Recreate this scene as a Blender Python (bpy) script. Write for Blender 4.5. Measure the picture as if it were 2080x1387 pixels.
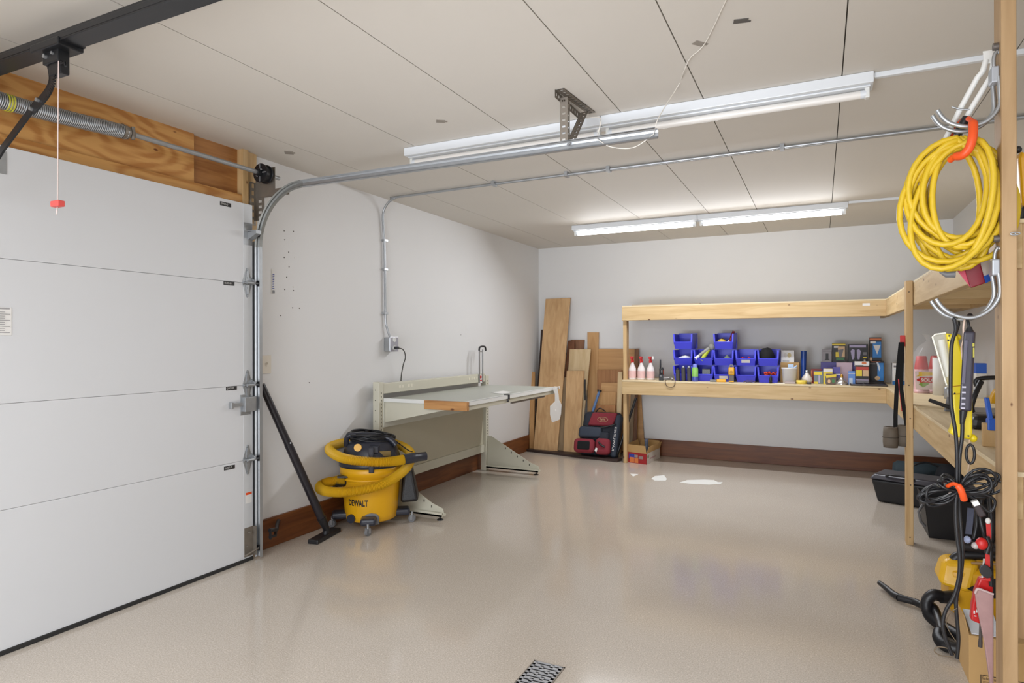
import bpy, bmesh, math, random
from mathutils import Vector, Matrix
random.seed(7)
for o in list(bpy.data.objects): bpy.data.objects.remove(o)
S = bpy.context.scene; COL = S.collection
PI = math.pi; H = 2.44; XL = -3.136; YB = 7.195; XR = 1.125; YF = -3.0

# ---------------- camera
cd = bpy.data.cameras.new('camera'); cam = bpy.data.objects.new('camera', cd); COL.objects.link(cam)
S.camera = cam
yaw, pit, rol = 0.4532455, 0.0008177, -0.00236
F = Vector((-math.sin(yaw)*math.cos(pit), math.cos(yaw)*math.cos(pit), math.sin(pit)))
R0 = Vector((math.cos(yaw), math.sin(yaw), 0)); U0 = R0.cross(F)
Rv = R0*math.cos(rol)+U0*math.sin(rol); Uv = U0*math.cos(rol)-R0*math.sin(rol)
cam.matrix_world = Matrix(((Rv.x, Uv.x, -F.x, 0), (Rv.y, Uv.y, -F.y, 0), (Rv.z, Uv.z, -F.z, 1.28914), (0, 0, 0, 1)))
cd.sensor_width = 36; cd.lens = 1287.34/2080*36; cd.clip_start = .02
# ---------------- world, lights, exposure
W = bpy.data.worlds.new('world'); S.world = W; W.use_nodes = True
W.node_tree.nodes['Background'].inputs[0].default_value = (.9, .93, 1, 1)
W.node_tree.nodes['Background'].inputs[1].default_value = .3
def area(name, loc, tgt, sx, sy, power, col=(1, 1, 1), spread=PI):
    l = bpy.data.lights.new(name, 'AREA'); l.shape = 'RECTANGLE'; l.size = sx; l.size_y = sy; l.energy = power; l.color = col; l.spread = spread
    o = bpy.data.objects.new(name, l); COL.objects.link(o); o.location = loc
    o.rotation_euler = (Vector(tgt)-Vector(loc)).to_track_quat('-Z', 'Y').to_euler(); return o
area('rear_fill', (-1.0, -2.9, 1.3), (-1.0, 6, 1.5), 3.9, 2.2, 72, (.91, .975, 1.06))  # added frontal fill behind the camera; the rear wall has no opening
area('overhead_fill', (-1.0, -.9, 2.34), (-1.0, -.9, 0), 2.4, .3, 100, (.92, .975, 1.05))  # unseen overhead fill added behind the camera, no fixture modelled
area('upward_fill', (-1.0, -.8, 1.3), (-1.0, 2.5, 4.2), 1.6, 1.2, 5, (.92, .975, 1.07))  # soft upward fill, added out of view to brighten the ceiling
area('low_fill', (-1.2, -1.0, .35), (-1.0, 5.2, 2.44), 1.6, .6, 12, (.92, .975, 1.07), 1.0)  # narrow fill added near the floor to lift the far ceiling
area('lamp_by_back_wall', (-.97, 5.955, 2.335), (-.97, 4.75, 0), 2.3, .05, 38, (.94, .98, 1.04))
S.view_settings.view_transform = 'Standard'; S.view_settings.look = 'None'
S.view_settings.exposure = 0.15; S.view_settings.gamma = 1.0; S.view_settings.use_curve_mapping = False

# ---------------- materials
def lin(c): return tuple(((v/255)/12.92 if v/255 <= .04045 else ((v/255+.055)/1.055)**2.4) for v in c)
MC = {}
def mat(name, rgb, rough=.5, metal=0, var=.06, sc=8, bump=0, emit=0, alpha=1, spec=.5, trans=0, coat=0):
    if name in MC: return MC[name]
    m = bpy.data.materials.new(name); m.use_nodes = True; nt = m.node_tree; N = nt.nodes; L = nt.links
    b = N['Principled BSDF']; c = lin(rgb)
    b.inputs['Roughness'].default_value = rough; b.inputs['Metallic'].default_value = metal
    b.inputs['Specular IOR Level'].default_value = spec; b.inputs['Coat Weight'].default_value = coat
    b.inputs['Alpha'].default_value = alpha; b.inputs['Transmission Weight'].default_value = trans
    tc = N.new('ShaderNodeTexCoord'); no = N.new('ShaderNodeTexNoise'); no.inputs['Scale'].default_value = sc
    no.inputs['Detail'].default_value = 5
    L.new(tc.outputs['Object'], no.inputs['Vector'])
    mx = N.new('ShaderNodeMix'); mx.data_type = 'RGBA'
    mx.inputs[6].default_value = (*[v*(1-var) for v in c], 1); mx.inputs[7].default_value = (*[min(1, v*(1+var)) for v in c], 1)
    L.new(no.outputs['Fac'], mx.inputs[0]); L.new(mx.outputs[2], b.inputs['Base Color'])
    if bump:
        bp = N.new('ShaderNodeBump'); bp.inputs['Strength'].default_value = bump; bp.inputs['Distance'].default_value = .004
        n2 = N.new('ShaderNodeTexNoise'); n2.inputs['Scale'].default_value = sc*12; L.new(tc.outputs['Object'], n2.inputs['Vector'])
        L.new(n2.outputs['Fac'], bp.inputs['Height']); L.new(bp.outputs[0], b.inputs['Normal'])
    if emit:
        b.inputs['Emission Color'].default_value = (1, .985, .96, 1); b.inputs['Emission Strength'].default_value = emit
    MC[name] = m; return m
def wood(name, c1, c2, axis, knots=0, rough=.55, fine=1.0, kcol=(96, 58, 28), ring=.0):
    """grain runs along axis; knots = share of dark spots"""
    if name in MC: return MC[name]
    m = bpy.data.materials.new(name); m.use_nodes = True; nt = m.node_tree; N = nt.nodes; L = nt.links
    b = N['Principled BSDF']; b.inputs['Roughness'].default_value = rough
    tc = N.new('ShaderNodeTexCoord'); oi = N.new('ShaderNodeObjectInfo')
    ad = N.new('ShaderNodeVectorMath'); ad.operation = 'ADD'
    cm = N.new('ShaderNodeCombineXYZ'); mu = N.new('ShaderNodeMath'); mu.operation = 'MULTIPLY'; mu.inputs[1].default_value = 37
    L.new(oi.outputs['Random'], mu.inputs[0]); [L.new(mu.outputs[0], cm.inputs[i]) for i in range(3)]
    L.new(tc.outputs['Object'], ad.inputs[0]); L.new(cm.outputs[0], ad.inputs[1])
    mp = N.new('ShaderNodeMapping'); s = [11*fine]*3; s[axis] = .9*fine; mp.inputs['Scale'].default_value = s
    L.new(ad.outputs[0], mp.inputs['Vector'])
    n1 = N.new('ShaderNodeTexNoise'); n1.inputs['Scale'].default_value = 2.2; n1.inputs['Detail'].default_value = 6; n1.inputs['Distortion'].default_value = .9
    L.new(mp.outputs[0], n1.inputs['Vector'])
    src = n1.outputs['Fac']
    if ring:
        mr = N.new('ShaderNodeMapping'); sr = [4.5]*3; sr[axis] = 1.3; mr.inputs['Scale'].default_value = sr; L.new(ad.outputs[0], mr.inputs['Vector'])
        nr = N.new('ShaderNodeTexNoise'); nr.inputs['Scale'].default_value = 1.1; nr.inputs['Detail'].default_value = 1.5; L.new(mr.outputs[0], nr.inputs['Vector'])
        m1 = N.new('ShaderNodeMath'); m1.operation = 'MULTIPLY'; m1.inputs[1].default_value = 75; L.new(nr.outputs['Fac'], m1.inputs[0])
        m2 = N.new('ShaderNodeMath'); m2.operation = 'SINE'; L.new(m1.outputs[0], m2.inputs[0])
        m3 = N.new('ShaderNodeMath'); m3.operation = 'MULTIPLY_ADD'; m3.inputs[1].default_value = ring; L.new(m2.outputs[0], m3.inputs[0]); L.new(src, m3.inputs[2]); src = m3.outputs[0]
    rp = N.new('ShaderNodeValToRGB'); e = rp.color_ramp.elements
    e[0].position = .32; e[0].color = (*lin(c2), 1); e[1].position = .62; e[1].color = (*lin(c1), 1)
    L.new(src, rp.inputs[0]); out = rp.outputs[0]
    if knots:
        m2 = N.new('ShaderNodeMapping'); s2 = [5.2]*3; s2[axis] = 2.6; m2.inputs['Scale'].default_value = s2; L.new(ad.outputs[0], m2.inputs['Vector'])
        vo = N.new('ShaderNodeTexVoronoi'); vo.inputs['Scale'].default_value = 2.3; L.new(m2.outputs[0], vo.inputs['Vector'])
        r2 = N.new('ShaderNodeValToRGB'); f = r2.color_ramp.elements
        f[0].position = knots*.5; f[0].color = (1, 1, 1, 1); f[1].position = knots; f[1].color = (0, 0, 0, 1)
        L.new(vo.outputs['Distance'], r2.inputs[0])
        mx = N.new('ShaderNodeMix'); mx.data_type = 'RGBA'; L.new(r2.outputs[0], mx.inputs[0]); L.new(out, mx.inputs[6])
        mx.inputs[7].default_value = (*lin(kcol), 1); out = mx.outputs[2]
    L.new(out, b.inputs['Base Color']); MC[name] = m; return m

# ---------------- mesh builder (everything authored in world metres)
class M:
    def __init__(s): s.v = []; s.f = []; s.sm = []; s.mi = []; s.cur = 0
    def add(s, vs, fs, smooth=False):
        n = len(s.v); s.v += [Vector(p) for p in vs]
        for f in fs: s.f.append([n+i for i in f]); s.sm.append(smooth); s.mi.append(s.cur)
        return s
    def m(s, i): s.cur = i; return s
    def box(s, x0, x1, y0, y1, z0, z1):
        return s.hexa([(x0, y0, z0), (x1, y0, z0), (x1, y1, z0), (x0, y1, z0), (x0, y0, z1), (x1, y0, z1), (x1, y1, z1), (x0, y1, z1)])
    def hexa(s, p): return s.add(p, [(0, 3, 2, 1), (4, 5, 6, 7), (0, 1, 5, 4), (1, 2, 6, 5), (2, 3, 7, 6), (3, 0, 4, 7)])
    def obox(s, c, size, rot):
        a, b, d = [v/2 for v in size]; c = Vector(c)
        return s.hexa([c+rot@Vector(q) for q in [(-a, -b, -d), (a, -b, -d), (a, b, -d), (-a, b, -d), (-a, -b, d), (a, -b, d), (a, b, d), (-a, b, d)]])
    def frame(s, p0, p1, up=(0, 0, 1)):
        d = (Vector(p1)-Vector(p0)).normalized(); u = Vector(up)
        if abs(d.dot(u)) > .98: u = Vector((1, 0, 0))
        a = d.cross(u).normalized(); return d, a, a.cross(d).normalized()
    def cyl(s, p0, p1, r, r2=None, n=14, caps=True, smooth=True):
        r2 = r if r2 is None else r2; p0 = Vector(p0); p1 = Vector(p1); d, a, b = s.frame(p0, p1)
        vs = []
        for p, rr in ((p0, r), (p1, r2)): vs += [p+a*rr*math.cos(2*PI*i/n)+b*rr*math.sin(2*PI*i/n) for i in range(n)]
        s.add(vs, [(i, (i+1) % n, n+(i+1) % n, n+i) for i in range(n)], smooth)
        if caps: s.add(vs[:n], [tuple(range(n))[::-1]]); s.add(vs[n:], [tuple(range(n))])
        return s
    def tube(s, pts, r, n=8, closed=False, caps=True, up=(0, 0, 1)):
        pts = [Vector(p) for p in pts]; k = len(pts); rr = r if hasattr(r, '__len__') else [r]*k; vs = []; pa = None
        for i, p in enumerate(pts):
            d = (pts[(i+1) % k]-pts[i-1]) if closed else (pts[min(i+1, k-1)]-pts[max(i-1, 0)])
            d = d.normalized() if d.length > 1e-9 else Vector((0, 0, 1))
            if pa is None: pa = s.frame((0, 0, 0), d, up)[1]
            pa = (pa-d*pa.dot(d)); pa = pa.normalized() if pa.length > 1e-6 else s.frame((0, 0, 0), d, up)[1]
            b = d.cross(pa)
            vs += [p+pa*rr[i]*math.cos(2*PI*j/n)+b*rr[i]*math.sin(2*PI*j/n) for j in range(n)]
        q = k if closed else k-1
        s.add(vs, [(i*n+j, i*n+(j+1) % n, ((i+1) % k)*n+(j+1) % n, ((i+1) % k)*n+j) for i in range(q) for j in range(n)], True)
        if caps and not closed: s.add(vs[:n], [tuple(range(n))[::-1]]); s.add(vs[-n:], [tuple(range(n))])
        return s
    def lathe(s, prof, c=(0, 0, 0), n=20, axis=None, smooth=True):
        c = Vector(c); A = Vector(axis).normalized() if axis else Vector((0, 0, 1)); _, a, b = s.frame((0, 0, 0), A, (0, 1, 0)); k = len(prof)
        vs = [c+A*z+(a*math.cos(2*PI*j/n)+b*math.sin(2*PI*j/n))*max(r, 1e-5) for r, z in prof for j in range(n)]
        s.add(vs, [(i*n+j, i*n+(j+1) % n, (i+1)*n+(j+1) % n, (i+1)*n+j) for i in range(k-1) for j in range(n)], smooth); return s
    def prism(s, poly, O, U, V, N, t):
        """polygon in plane (U,V) at O, extruded by N*t"""
        O, U, V, N = map(Vector, (O, U, V, N)); a = [O+U*u+V*v for u, v in poly]; b = [p+N*t for p in a]; n = len(a)
        return s.add(a+b, [tuple(range(n)), tuple(range(2*n-1, n-1, -1))]+[(i, n+i, n+(i+1) % n, (i+1) % n) for i in range(n)])
    def perf(s, p0, p1, side, w, t, pitch=.025, hole=.5):
        """flat strip from p0 to p1, width w along side, with a row of square holes; a thin solid"""
        p0 = Vector(p0); p1 = Vector(p1); d = p1-p0; Ln = d.length; d.normalize(); sd = Vector(side); sd = (sd-d*sd.dot(d)).normalized(); nn = d.cross(sd)
        k = max(1, round(Ln/pitch)); pt = Ln/k; hh = pt*hole
        us = [0]
        for i in range(k): us += [i*pt+(pt-hh)/2, i*pt+(pt+hh)/2]
        us.append(Ln); ws = [0, w*.3, w*.7, w]
        for layer in (0, 1):
            n0 = len(s.v); vs = [p0+d*u+sd*v+nn*t*layer for u in us for v in ws]; s.v += vs
            for i in range(len(us)-1):
                for j in range(3):
                    if i % 2 == 1 and j == 1: continue
                    q = [n0+i*4+j, n0+(i+1)*4+j, n0+(i+1)*4+j+1, n0+i*4+j+1]
                    s.f.append(q if layer == 0 else q[::-1]); s.sm.append(False); s.mi.append(s.cur)
        return s
    def blob(s, c, r, n=8, noise=0):
        c = Vector(c); r = r if hasattr(r, '__len__') else (r, r, r); k = n//2+1; vs = []
        for i in range(k+1):
            t = PI*i/k
            for j in range(n):
                a = 2*PI*j/n; q = 1+random.uniform(-noise, noise)
                vs.append(c+Vector((r[0]*math.sin(t)*math.cos(a)*q, r[1]*math.sin(t)*math.sin(a)*q, r[2]*math.cos(t)*q)))
        return s.add(vs, [(i*n+j, (i+1)*n+j, (i+1)*n+(j+1) % n, i*n+(j+1) % n) for i in range(k) for j in range(n)], True)
def spline(pts, k=8, closed=False):
    P = [Vector(p) for p in pts]; n = len(P); out = []
    for i in range(n if closed else n-1):
        a, b, c, d = (P[(i-1) % n], P[i], P[(i+1) % n], P[(i+2) % n]) if closed else (P[max(i-1, 0)], P[i], P[i+1], P[min(i+2, n-1)])
        for j in range(k):
            t = j/k; out.append(.5*((2*b)+(c-a)*t+(2*a-5*b+4*c-d)*t*t+(3*b-3*c+d-a)*t**3))
    if not closed: out.append(P[-1])
    return out
def wloc(o):
    v = Vector(o.location)
    while o.parent: o = o.parent; v = v+Vector(o.location)
    return v
def obj(name, mb, mats, parent=None, bev=0, sub=0, seg=2, solid=0, label=None, kind=None, origin=None):
    if parent is not None and parent.parent is not None and parent.parent.parent is not None: parent = parent.parent
    vs = mb.v
    lo = Vector([min(p[i] for p in vs) for i in range(3)]); hi = Vector([max(p[i] for p in vs) for i in range(3)])
    o3 = Vector(origin) if origin else Vector(((lo.x+hi.x)/2, (lo.y+hi.y)/2, lo.z if parent is None else (lo.z+hi.z)/2))
    me = bpy.data.meshes.new(name); me.from_pydata([p-o3 for p in vs], [], mb.f)
    me.polygons.foreach_set('use_smooth', mb.sm); me.polygons.foreach_set('material_index', mb.mi)
    for m in (mats if isinstance(mats, (list, tuple)) else [mats]): me.materials.append(m)
    bm = bmesh.new(); bm.from_mesh(me)
    bmesh.ops.recalc_face_normals(bm, faces=bm.faces); bm.to_mesh(me); bm.free()
    o = bpy.data.objects.new(name, me); COL.objects.link(o)
    if parent is None: o.location = o3
    else: o.parent = parent; o.location = o3-wloc(parent)
    if solid:
        md = o.modifiers.new('s', 'SOLIDIFY'); md.thickness = solid; md.offset = 0
    if bev:
        md = o.modifiers.new('b', 'BEVEL'); md.width = bev; md.segments = seg; md.limit_method = 'ANGLE'; md.angle_limit = .6; md.harden_normals = False
    if sub:
        md = o.modifiers.new('u', 'SUBSURF'); md.levels = sub; md.render_levels = sub
    if label: o['label'] = label
    if kind: o['kind'] = kind
    return o
def tag(o, label, cat, group=None):
    o['label'] = label; o['category'] = cat
    if group: o['group'] = group
    return o
def struct(o): o['kind'] = 'structure'; return o
def thing(name, loc, label=None, cat=None, group=None):
    o = bpy.data.objects.new(name, None); COL.objects.link(o); o.location = loc; o.empty_display_size = .05
    if label: tag(o, label, cat, group)
    return o
def dup(root, loc, label=None, rz=None):
    def rec(o, par):
        c = o.copy(); COL.objects.link(c); c.parent = par
        for ch in o.children: rec(ch, c)
        return c
    r = rec(root, root.parent); r.location = loc
    if rz is not None: r.rotation_euler = (0, 0, rz)
    if label: r['label'] = label
    return r
def tilt(o, axis, ang):
    """turn a finished thing about its own base"""
    o.rotation_mode = 'QUATERNION'; o.rotation_quaternion = Matrix.Rotation(ang, 3, Vector(axis)).to_quaternion(); return o
def text(body, O, R, U, w, h, m, parent, name='lettering', bend=None, bold=0):
    cu = bpy.data.curves.new('t', 'FONT'); cu.body = body; cu.resolution_u = 2; cu.offset = bold
    t = bpy.data.objects.new('t', cu); COL.objects.link(t); bpy.context.view_layer.update()
    me = bpy.data.meshes.new_from_object(t.evaluated_get(bpy.context.evaluated_depsgraph_get())); bpy.data.objects.remove(t)
    vs = [v.co.copy() for v in me.vertices]; x0 = min(v.x for v in vs); x1 = max(v.x for v in vs); y0 = min(v.y for v in vs); y1 = max(v.y for v in vs)
    R = Vector(R).normalized(); U = Vector(U).normalized(); O = Vector(O); mb = M()
    def f(v):
        a = (v.x-x0)/(x1-x0)*w-w/2; b = (v.y-y0)/(y1-y0)*h-h/2
        return bend(a, b) if bend else O+R*a+U*b
    mb.add([f(v) for v in vs], [list(p.vertices) for p in me.polygons]); return obj(name, mb, m, parent)
def panelart(name, O, R, U, rects, mats, parent, lift=.0008):
    """flat print: coloured patches in the plane (R,U); each rect (u0,v0,u1,v1,material index) or polygon"""
    O = Vector(O); R = Vector(R).normalized(); U = Vector(U).normalized(); N = R.cross(U); mb = M()
    for i, q in enumerate(rects):
        mb.m(q[-1]); L = lift*(1+i*.35)
        if len(q) == 5: u0, v0, u1, v1, _ = q; pl = [(u0, v0), (u1, v0), (u1, v1), (u0, v1)]
        else: pl = q[0]
        mb.add([O+R*u+U*v+N*L for u, v in pl], [tuple(range(len(pl)))])
    return obj(name, mb, mats, parent)
def ell(cu, cv, ru, rv, n=14): return [(cu+ru*math.cos(2*PI*i/n), cv+rv*math.sin(2*PI*i/n)) for i in range(n)]

# ---------------- palette
white = mat('white_plastic', (226, 226, 222), .4)
wallm = mat('painted_wall', (223, 222, 221), .6, var=.02, sc=2, bump=.06)
ceilm = mat('ceiling_paint', (213, 207, 198), .75, var=.02, sc=2, bump=.05)
gapm = mat('joint_dark', (96, 90, 82), .9)
doorm = mat('door_skin', (214, 215, 217), .45, var=.01, sc=3)
galv = mat('galvanised_steel', (172, 175, 178), .38, .75, var=.12, sc=30)
galvd = mat('weathered_steel', (138, 130, 120), .5, .6, var=.15, sc=20)
black = mat('black_plastic', (28, 28, 31), .4)
blackm = mat('black_metal', (34, 35, 38), .35, .2)
rubber = mat('rubber', (38, 37, 36), .8)
greyp = mat('grey_plastic', (118, 118, 120), .45)
yellow = mat('yellow_plastic', (226, 168, 18), .38, var=.04)
yhose = mat('yellow_hose', (214, 170, 30), .5, var=.08, sc=20)
ycord = mat('yellow_cord', (212, 178, 34), .45, var=.08, sc=30)
red = mat('red_plastic', (196, 36, 34), .4)
orange = mat('orange_plastic', (232, 84, 30), .4)
blue = mat('blue_bin_plastic', (74, 78, 228), .38, var=.03)
blue2 = mat('blue_plastic', (44, 96, 196), .4)
paper = mat('white_paper', (228, 226, 222), .8, var=.02)
beige = mat('beige_enamel', (206, 202, 184), .45, var=.03)
beiged = mat('beige_panel', (196, 190, 168), .5, var=.03)
card = mat('cardboard', (196, 158, 104), .85, var=.06, sc=15)
clear = mat('clear_plastic', (235, 235, 235), .15, alpha=.14)
fluo = mat('lit_tube', (255, 255, 250), .4, emit=13)
tubem = mat('unlit_tube', (232, 228, 222), .3)
enamel = mat('white_enamel', (222, 225, 228), .35, var=.01)
maroon = mat('maroon_fabric', (132, 40, 52), .8, bump=.3, sc=30)
darkfab = mat('dark_fabric', (38, 42, 52), .8, bump=.3, sc=30)
pine_x = wood('pine_along_x', (206, 178, 132), (188, 156, 108), 0, knots=.10)
pine_y = wood('pine_along_y', (206, 178, 132), (188, 156, 108), 1, knots=.10)
pine_z = wood('pine_along_z', (204, 172, 124), (184, 148, 98), 2, knots=.09)
ply_x = wood('plywood_x', (226, 208, 172), (210, 188, 148), 0, rough=.6)
hdr = wood('header_plywood', (206, 154, 88), (176, 118, 56), 1, knots=.10, ring=.16, kcol=(110, 56, 26))
hdrd = wood('header_dark', (176, 122, 66), (140, 86, 40), 1, knots=.08)
base_y = wood('baseboard_y', (122, 72, 36), (96, 52, 26), 1, rough=.45)
base_x = wood('baseboard_x', (122, 72, 36), (96, 52, 26), 0, rough=.45)

# ================= SETTING
fl = bpy.data.materials.new('epoxy_floor'); fl.use_nodes = True; nt = fl.node_tree; N = nt.nodes; L = nt.links; b = N['Principled BSDF']
tc = N.new('ShaderNodeTexCoord'); n1 = N.new('ShaderNodeTexNoise'); n1.inputs['Scale'].default_value = 170; n1.inputs['Detail'].default_value = 2
n2 = N.new('ShaderNodeTexNoise'); n2.inputs['Scale'].default_value = 1.3; n2.inputs['Detail'].default_value = 4
vo = N.new('ShaderNodeTexVoronoi'); vo.inputs['Scale'].default_value = 55
for q in (n1, n2, vo): L.new(tc.outputs['Object'], q.inputs['Vector'])
r1 = N.new('ShaderNodeValToRGB'); r1.color_ramp.elements[0].position = .35; r1.color_ramp.elements[0].color = (*lin((184, 173, 160)), 1)
r1.color_ramp.elements[1].position = .7; r1.color_ramp.elements[1].color = (*lin((210, 199, 186)), 1); L.new(n1.outputs['Fac'], r1.inputs[0])
r2 = N.new('ShaderNodeValToRGB'); r2.color_ramp.elements[0].position = .05; r2.color_ramp.elements[0].color = (1, 1, 1, 1)
r2.color_ramp.elements[1].position = .16; r2.color_ramp.elements[1].color = (0, 0, 0, 1); L.new(vo.outputs['Distance'], r2.inputs[0])
mf = N.new('ShaderNodeMath'); mf.operation = 'MULTIPLY'; mf.inputs[1].default_value = .85; L.new(r2.outputs[0], mf.inputs[0])
mx = N.new('ShaderNodeMix'); mx.data_type = 'RGBA'; mx.inputs[7].default_value = (*lin((232, 222, 206)), 1); L.new(mf.outputs[0], mx.inputs[0]); L.new(r1.outputs[0], mx.inputs[6])
mm = N.new('ShaderNodeMix'); mm.data_type = 'RGBA'; mm.blend_type = 'MULTIPLY'; mm.inputs[0].default_value = .35
r3 = N.new('ShaderNodeValToRGB'); r3.color_ramp.elements[0].position = .3; r3.color_ramp.elements[0].color = (.8, .79, .77, 1); r3.color_ramp.elements[1].position = .65; r3.color_ramp.elements[1].color = (1, 1, 1, 1)
L.new(n2.outputs['Fac'], r3.inputs[0]); L.new(mx.outputs[2], mm.inputs[6]); L.new(r3.outputs[0], mm.inputs[7]); L.new(mm.outputs[2], b.inputs['Base Color'])
b.inputs['Roughness'].default_value = .13; b.inputs['Specular IOR Level'].default_value = .45
bp = N.new('ShaderNodeBump'); bp.inputs['Strength'].default_value = .06; bp.inputs['Distance'].default_value = .002; L.new(n2.outputs['Fac'], bp.inputs['Height']); L.new(bp.outputs[0], b.inputs['Normal'])

floor = struct(obj('floor', M().box(XL-.25, XR+.12, YF, YB+.12, -.1, 0), fl))
# white bare patches in the coating
pm = mat('bare_white_patch', (238, 238, 234), .5, var=.02)
def patch(pts): obj('worn_patch', M().prism([(p[0], p[1]) for p in pts], (0, 0, .0006), (1, 0, 0), (0, 1, 0), (0, 0, 1), .0006), pm, floor)
patch([(-1.6768, 6.0720, 0.0000), (-1.5971, 6.0842, 0.0000), (-1.6147, 5.9511, 0.0000)])
patch([(-1.4368, 5.9387, 0.0000), (-1.4333, 6.0616, 0.0000), (-1.3624, 6.1448, 0.0000), (-1.2985, 5.9805, 0.0000), (-1.2970, 5.9111, 0.0000), (-1.3877, 5.8682, 0.0000)])
patch([(-1.1653, 5.8824, 0.0000), (-1.1199, 6.0182, 0.0000), (-0.9830, 6.1064, 0.0000), (-0.8970, 6.1238, 0.0000), (-0.8519, 6.0534, 0.0000), (-0.8112, 6.0727, 0.0000), (-0.8161, 5.9812, 0.0000), (-0.9077, 5.9049, 0.0000), (-1.0529, 5.8689, 0.0000)])
# drain
gr = struct(thing('floor_drain', (-.975, 2.2, 0))); del gr['kind']; tag(gr, 'grey slotted metal drain grate set in the floor', 'drain')
g = M(); x0, x1, y0, y1 = -1.045, -.912, 1.95, 2.345
obj('frame', M().box(x0, x1, y0, y0+.006, 0, .003).box(x0, x1, y1-.006, y1, 0, .003).box(x0, x0+.006, y0, y1, 0, .003).box(x1-.006, x1, y0, y1, 0, .003), galvd, gr)
nb = 15
obj('sump', M().box(x0+.004, x1-.004, y0+.004, y1-.004, .0004, .001), mat('drain_dark', (40, 38, 36), .9), gr)
for i in range(nb+1):
    p = (y1-y0-.012)/nb; ya = y0+.006+i*p
    g.box(x0+.006, x1-.006, ya-.005, ya+.008 if i < nb else ya+.002, .001, .004)
    if i < nb:
        c = x0+.05 if i % 2 else x0+.085
        g.box(x0+.006, x0+.018, ya, ya+p, .001, .004).box(x1-.018, x1-.006, ya, ya+p, .001, .004).box(c-.007, c+.007, ya, ya+p, .001, .004)
obj('grate', g, mat('drain_iron', (168, 168, 170), .5, .3), gr)

ceiling = struct(obj('ceiling', M().box(XL-.25, XR+.12, YF, YB+.12, H+.012, H+.1), gapm))
seams = [XL-.0, -2.775, -2.14, -1.515, -.898, -.497, .086, .70, XR]
for i in range(len(seams)-1):
    a, c = seams[i], seams[i+1]; g = .0024 if i else 0
    obj('ceiling_panel', M().box(a+(g if i else -.08), c-.0024 if i < len(seams)-2 else c, YF, YB, H, H+.0125), ceilm, ceiling)
tapem = mat('old_tape', (92, 88, 84), .6); tape2 = mat('old_tape_pale', (150, 142, 132), .7)
def tape(px, w, d, m, rz=0):
    c = Vector(px); r = Matrix.Rotation(rz, 3, 'Z'); obj('tape_scrap', M().obox((c.x, c.y, H-.001), (w, d, .002), r).obox((c.x+.02, c.y+.012, H-.0015), (w*.5, d*.4, .002), r), m, ceiling)
tape((-0.2545, 2.4046, 2.4400), .05, .03, tapem, .2); tape((-0.4191, 2.5157, 2.4400), .05, .03, tape2, .9); tape((-1.7766, 2.8048, 2.4400), .045, .04, tape2, .6); tape((-2.8949, 2.8624, 2.4400), .05, .06, tape2, .7)
wb = struct(obj('wall_back', M().box(XL-.25, XR+.12, YB, YB+.12, 0, H), wallm))
wr = struct(obj('wall_right', M().box(XR, XR+.12, YF, YB, 0, H), wallm))
wf = struct(obj('wall_front', M().box(XL-.25, XR+.12, YF-.12, YF, 0, H), wallm))
DJ = 2.80
wl = struct(obj('wall_left', M().box(XL-.12, XL, DJ, YB, 0, H), wallm))
wl2 = struct(obj('wall_left', M().box(XL-.12, XL, YF, -.12, 0, H), wallm))
BH = .184
bl = struct(obj('baseboard_left', M().box(XL, XL+.02, DJ+.01, YB-.021, .001, BH), base_y, bev=.002))
bb = struct(obj('baseboard_back', M().box(XL, XR, YB-.02, YB, .001, BH), base_x, bev=.002))
br = struct(obj('baseboard_right', M().box(XR-.02, XR, YF, YB-.021, .001, BH), base_y, bev=.002))
# nail holes and scuffs on the left wall
holem = mat('nail_hole', (92, 86, 80), .9)
for x, y in [(577,469), (596,470), (578,487), (586,512), (577,523), (587,542), (582,563), (578,588), (595,583), (594,625), (608,626), (570,641), (628,777), (936,680)]:
    pass
hm = M()
for c in [(-3.1360, 3.0569, 2.0148), (-3.1360, 3.1382, 2.0243), (-3.1360, 3.0609, 1.9578), (-3.1360, 3.0947, 1.8819), (-3.1360, 3.0564, 1.8419), (-3.1360, 3.0987, 1.7855), (-3.1360, 3.0772, 1.7157), (-3.1360, 3.0600, 1.6340), (-3.1360, 3.1371, 1.6332), (-3.1360, 3.1281, 1.5187), (-3.1360, 3.1897, 1.5183), (-3.1360, 3.0261, 1.4630), (-3.1360, 3.2790, 1.0157), (-3.1360, 5.3056, 1.3598)]:
    hm.cyl((XL-.001, c[1], c[2]), (XL+.002, c[1], c[2]), .004, n=6)
obj('nail_hole', hm, holem, wl, kind='stuff')
hm = M()
for c in [(-3.1360, 3.1380, 1.9624), (-3.1360, 3.1509, 1.8531), (-3.1360, 3.1372, 1.6560)]: hm.cyl((XL-.001, c[1], c[2]), (XL+.002, c[1], c[2]), .006, n=8)
obj('filler_spot', hm, paper, wl, kind='stuff')

# ---- header over the door and jambs
t1 = struct(thing('trim_1', (XL, 1.3, 2.11)))
ys = (-3.1000, 2.3710, 2.3629)[1]
obj('header_board', M().box(XL, -3.10, -.3, ys, 2.165, H), hdr, t1)
obj('recessed_board', M().box(XL-.02, -3.125, ys, 2.68, 2.165, H), hdrd, t1)
obj('lower_rail', M().box(XL, -3.085, -.3, 2.68, 2.105, 2.168), hdr, t1, bev=.002)
obj('end_stud', M().box(XL, -3.078, 2.68, 2.722, 2.105, H), pine_z, t1, bev=.002)
t2 = struct(thing('trim_2', (XL, 2.77, 0)))
obj('jamb_board', M().box(XL-.1, -3.105, 2.74, DJ+.006, 0, H), pine_z, t2)
obj('stop_strip', M().box(-3.15, -3.088, 2.735, 2.742, 0, 2.11), white, t2)
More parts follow.
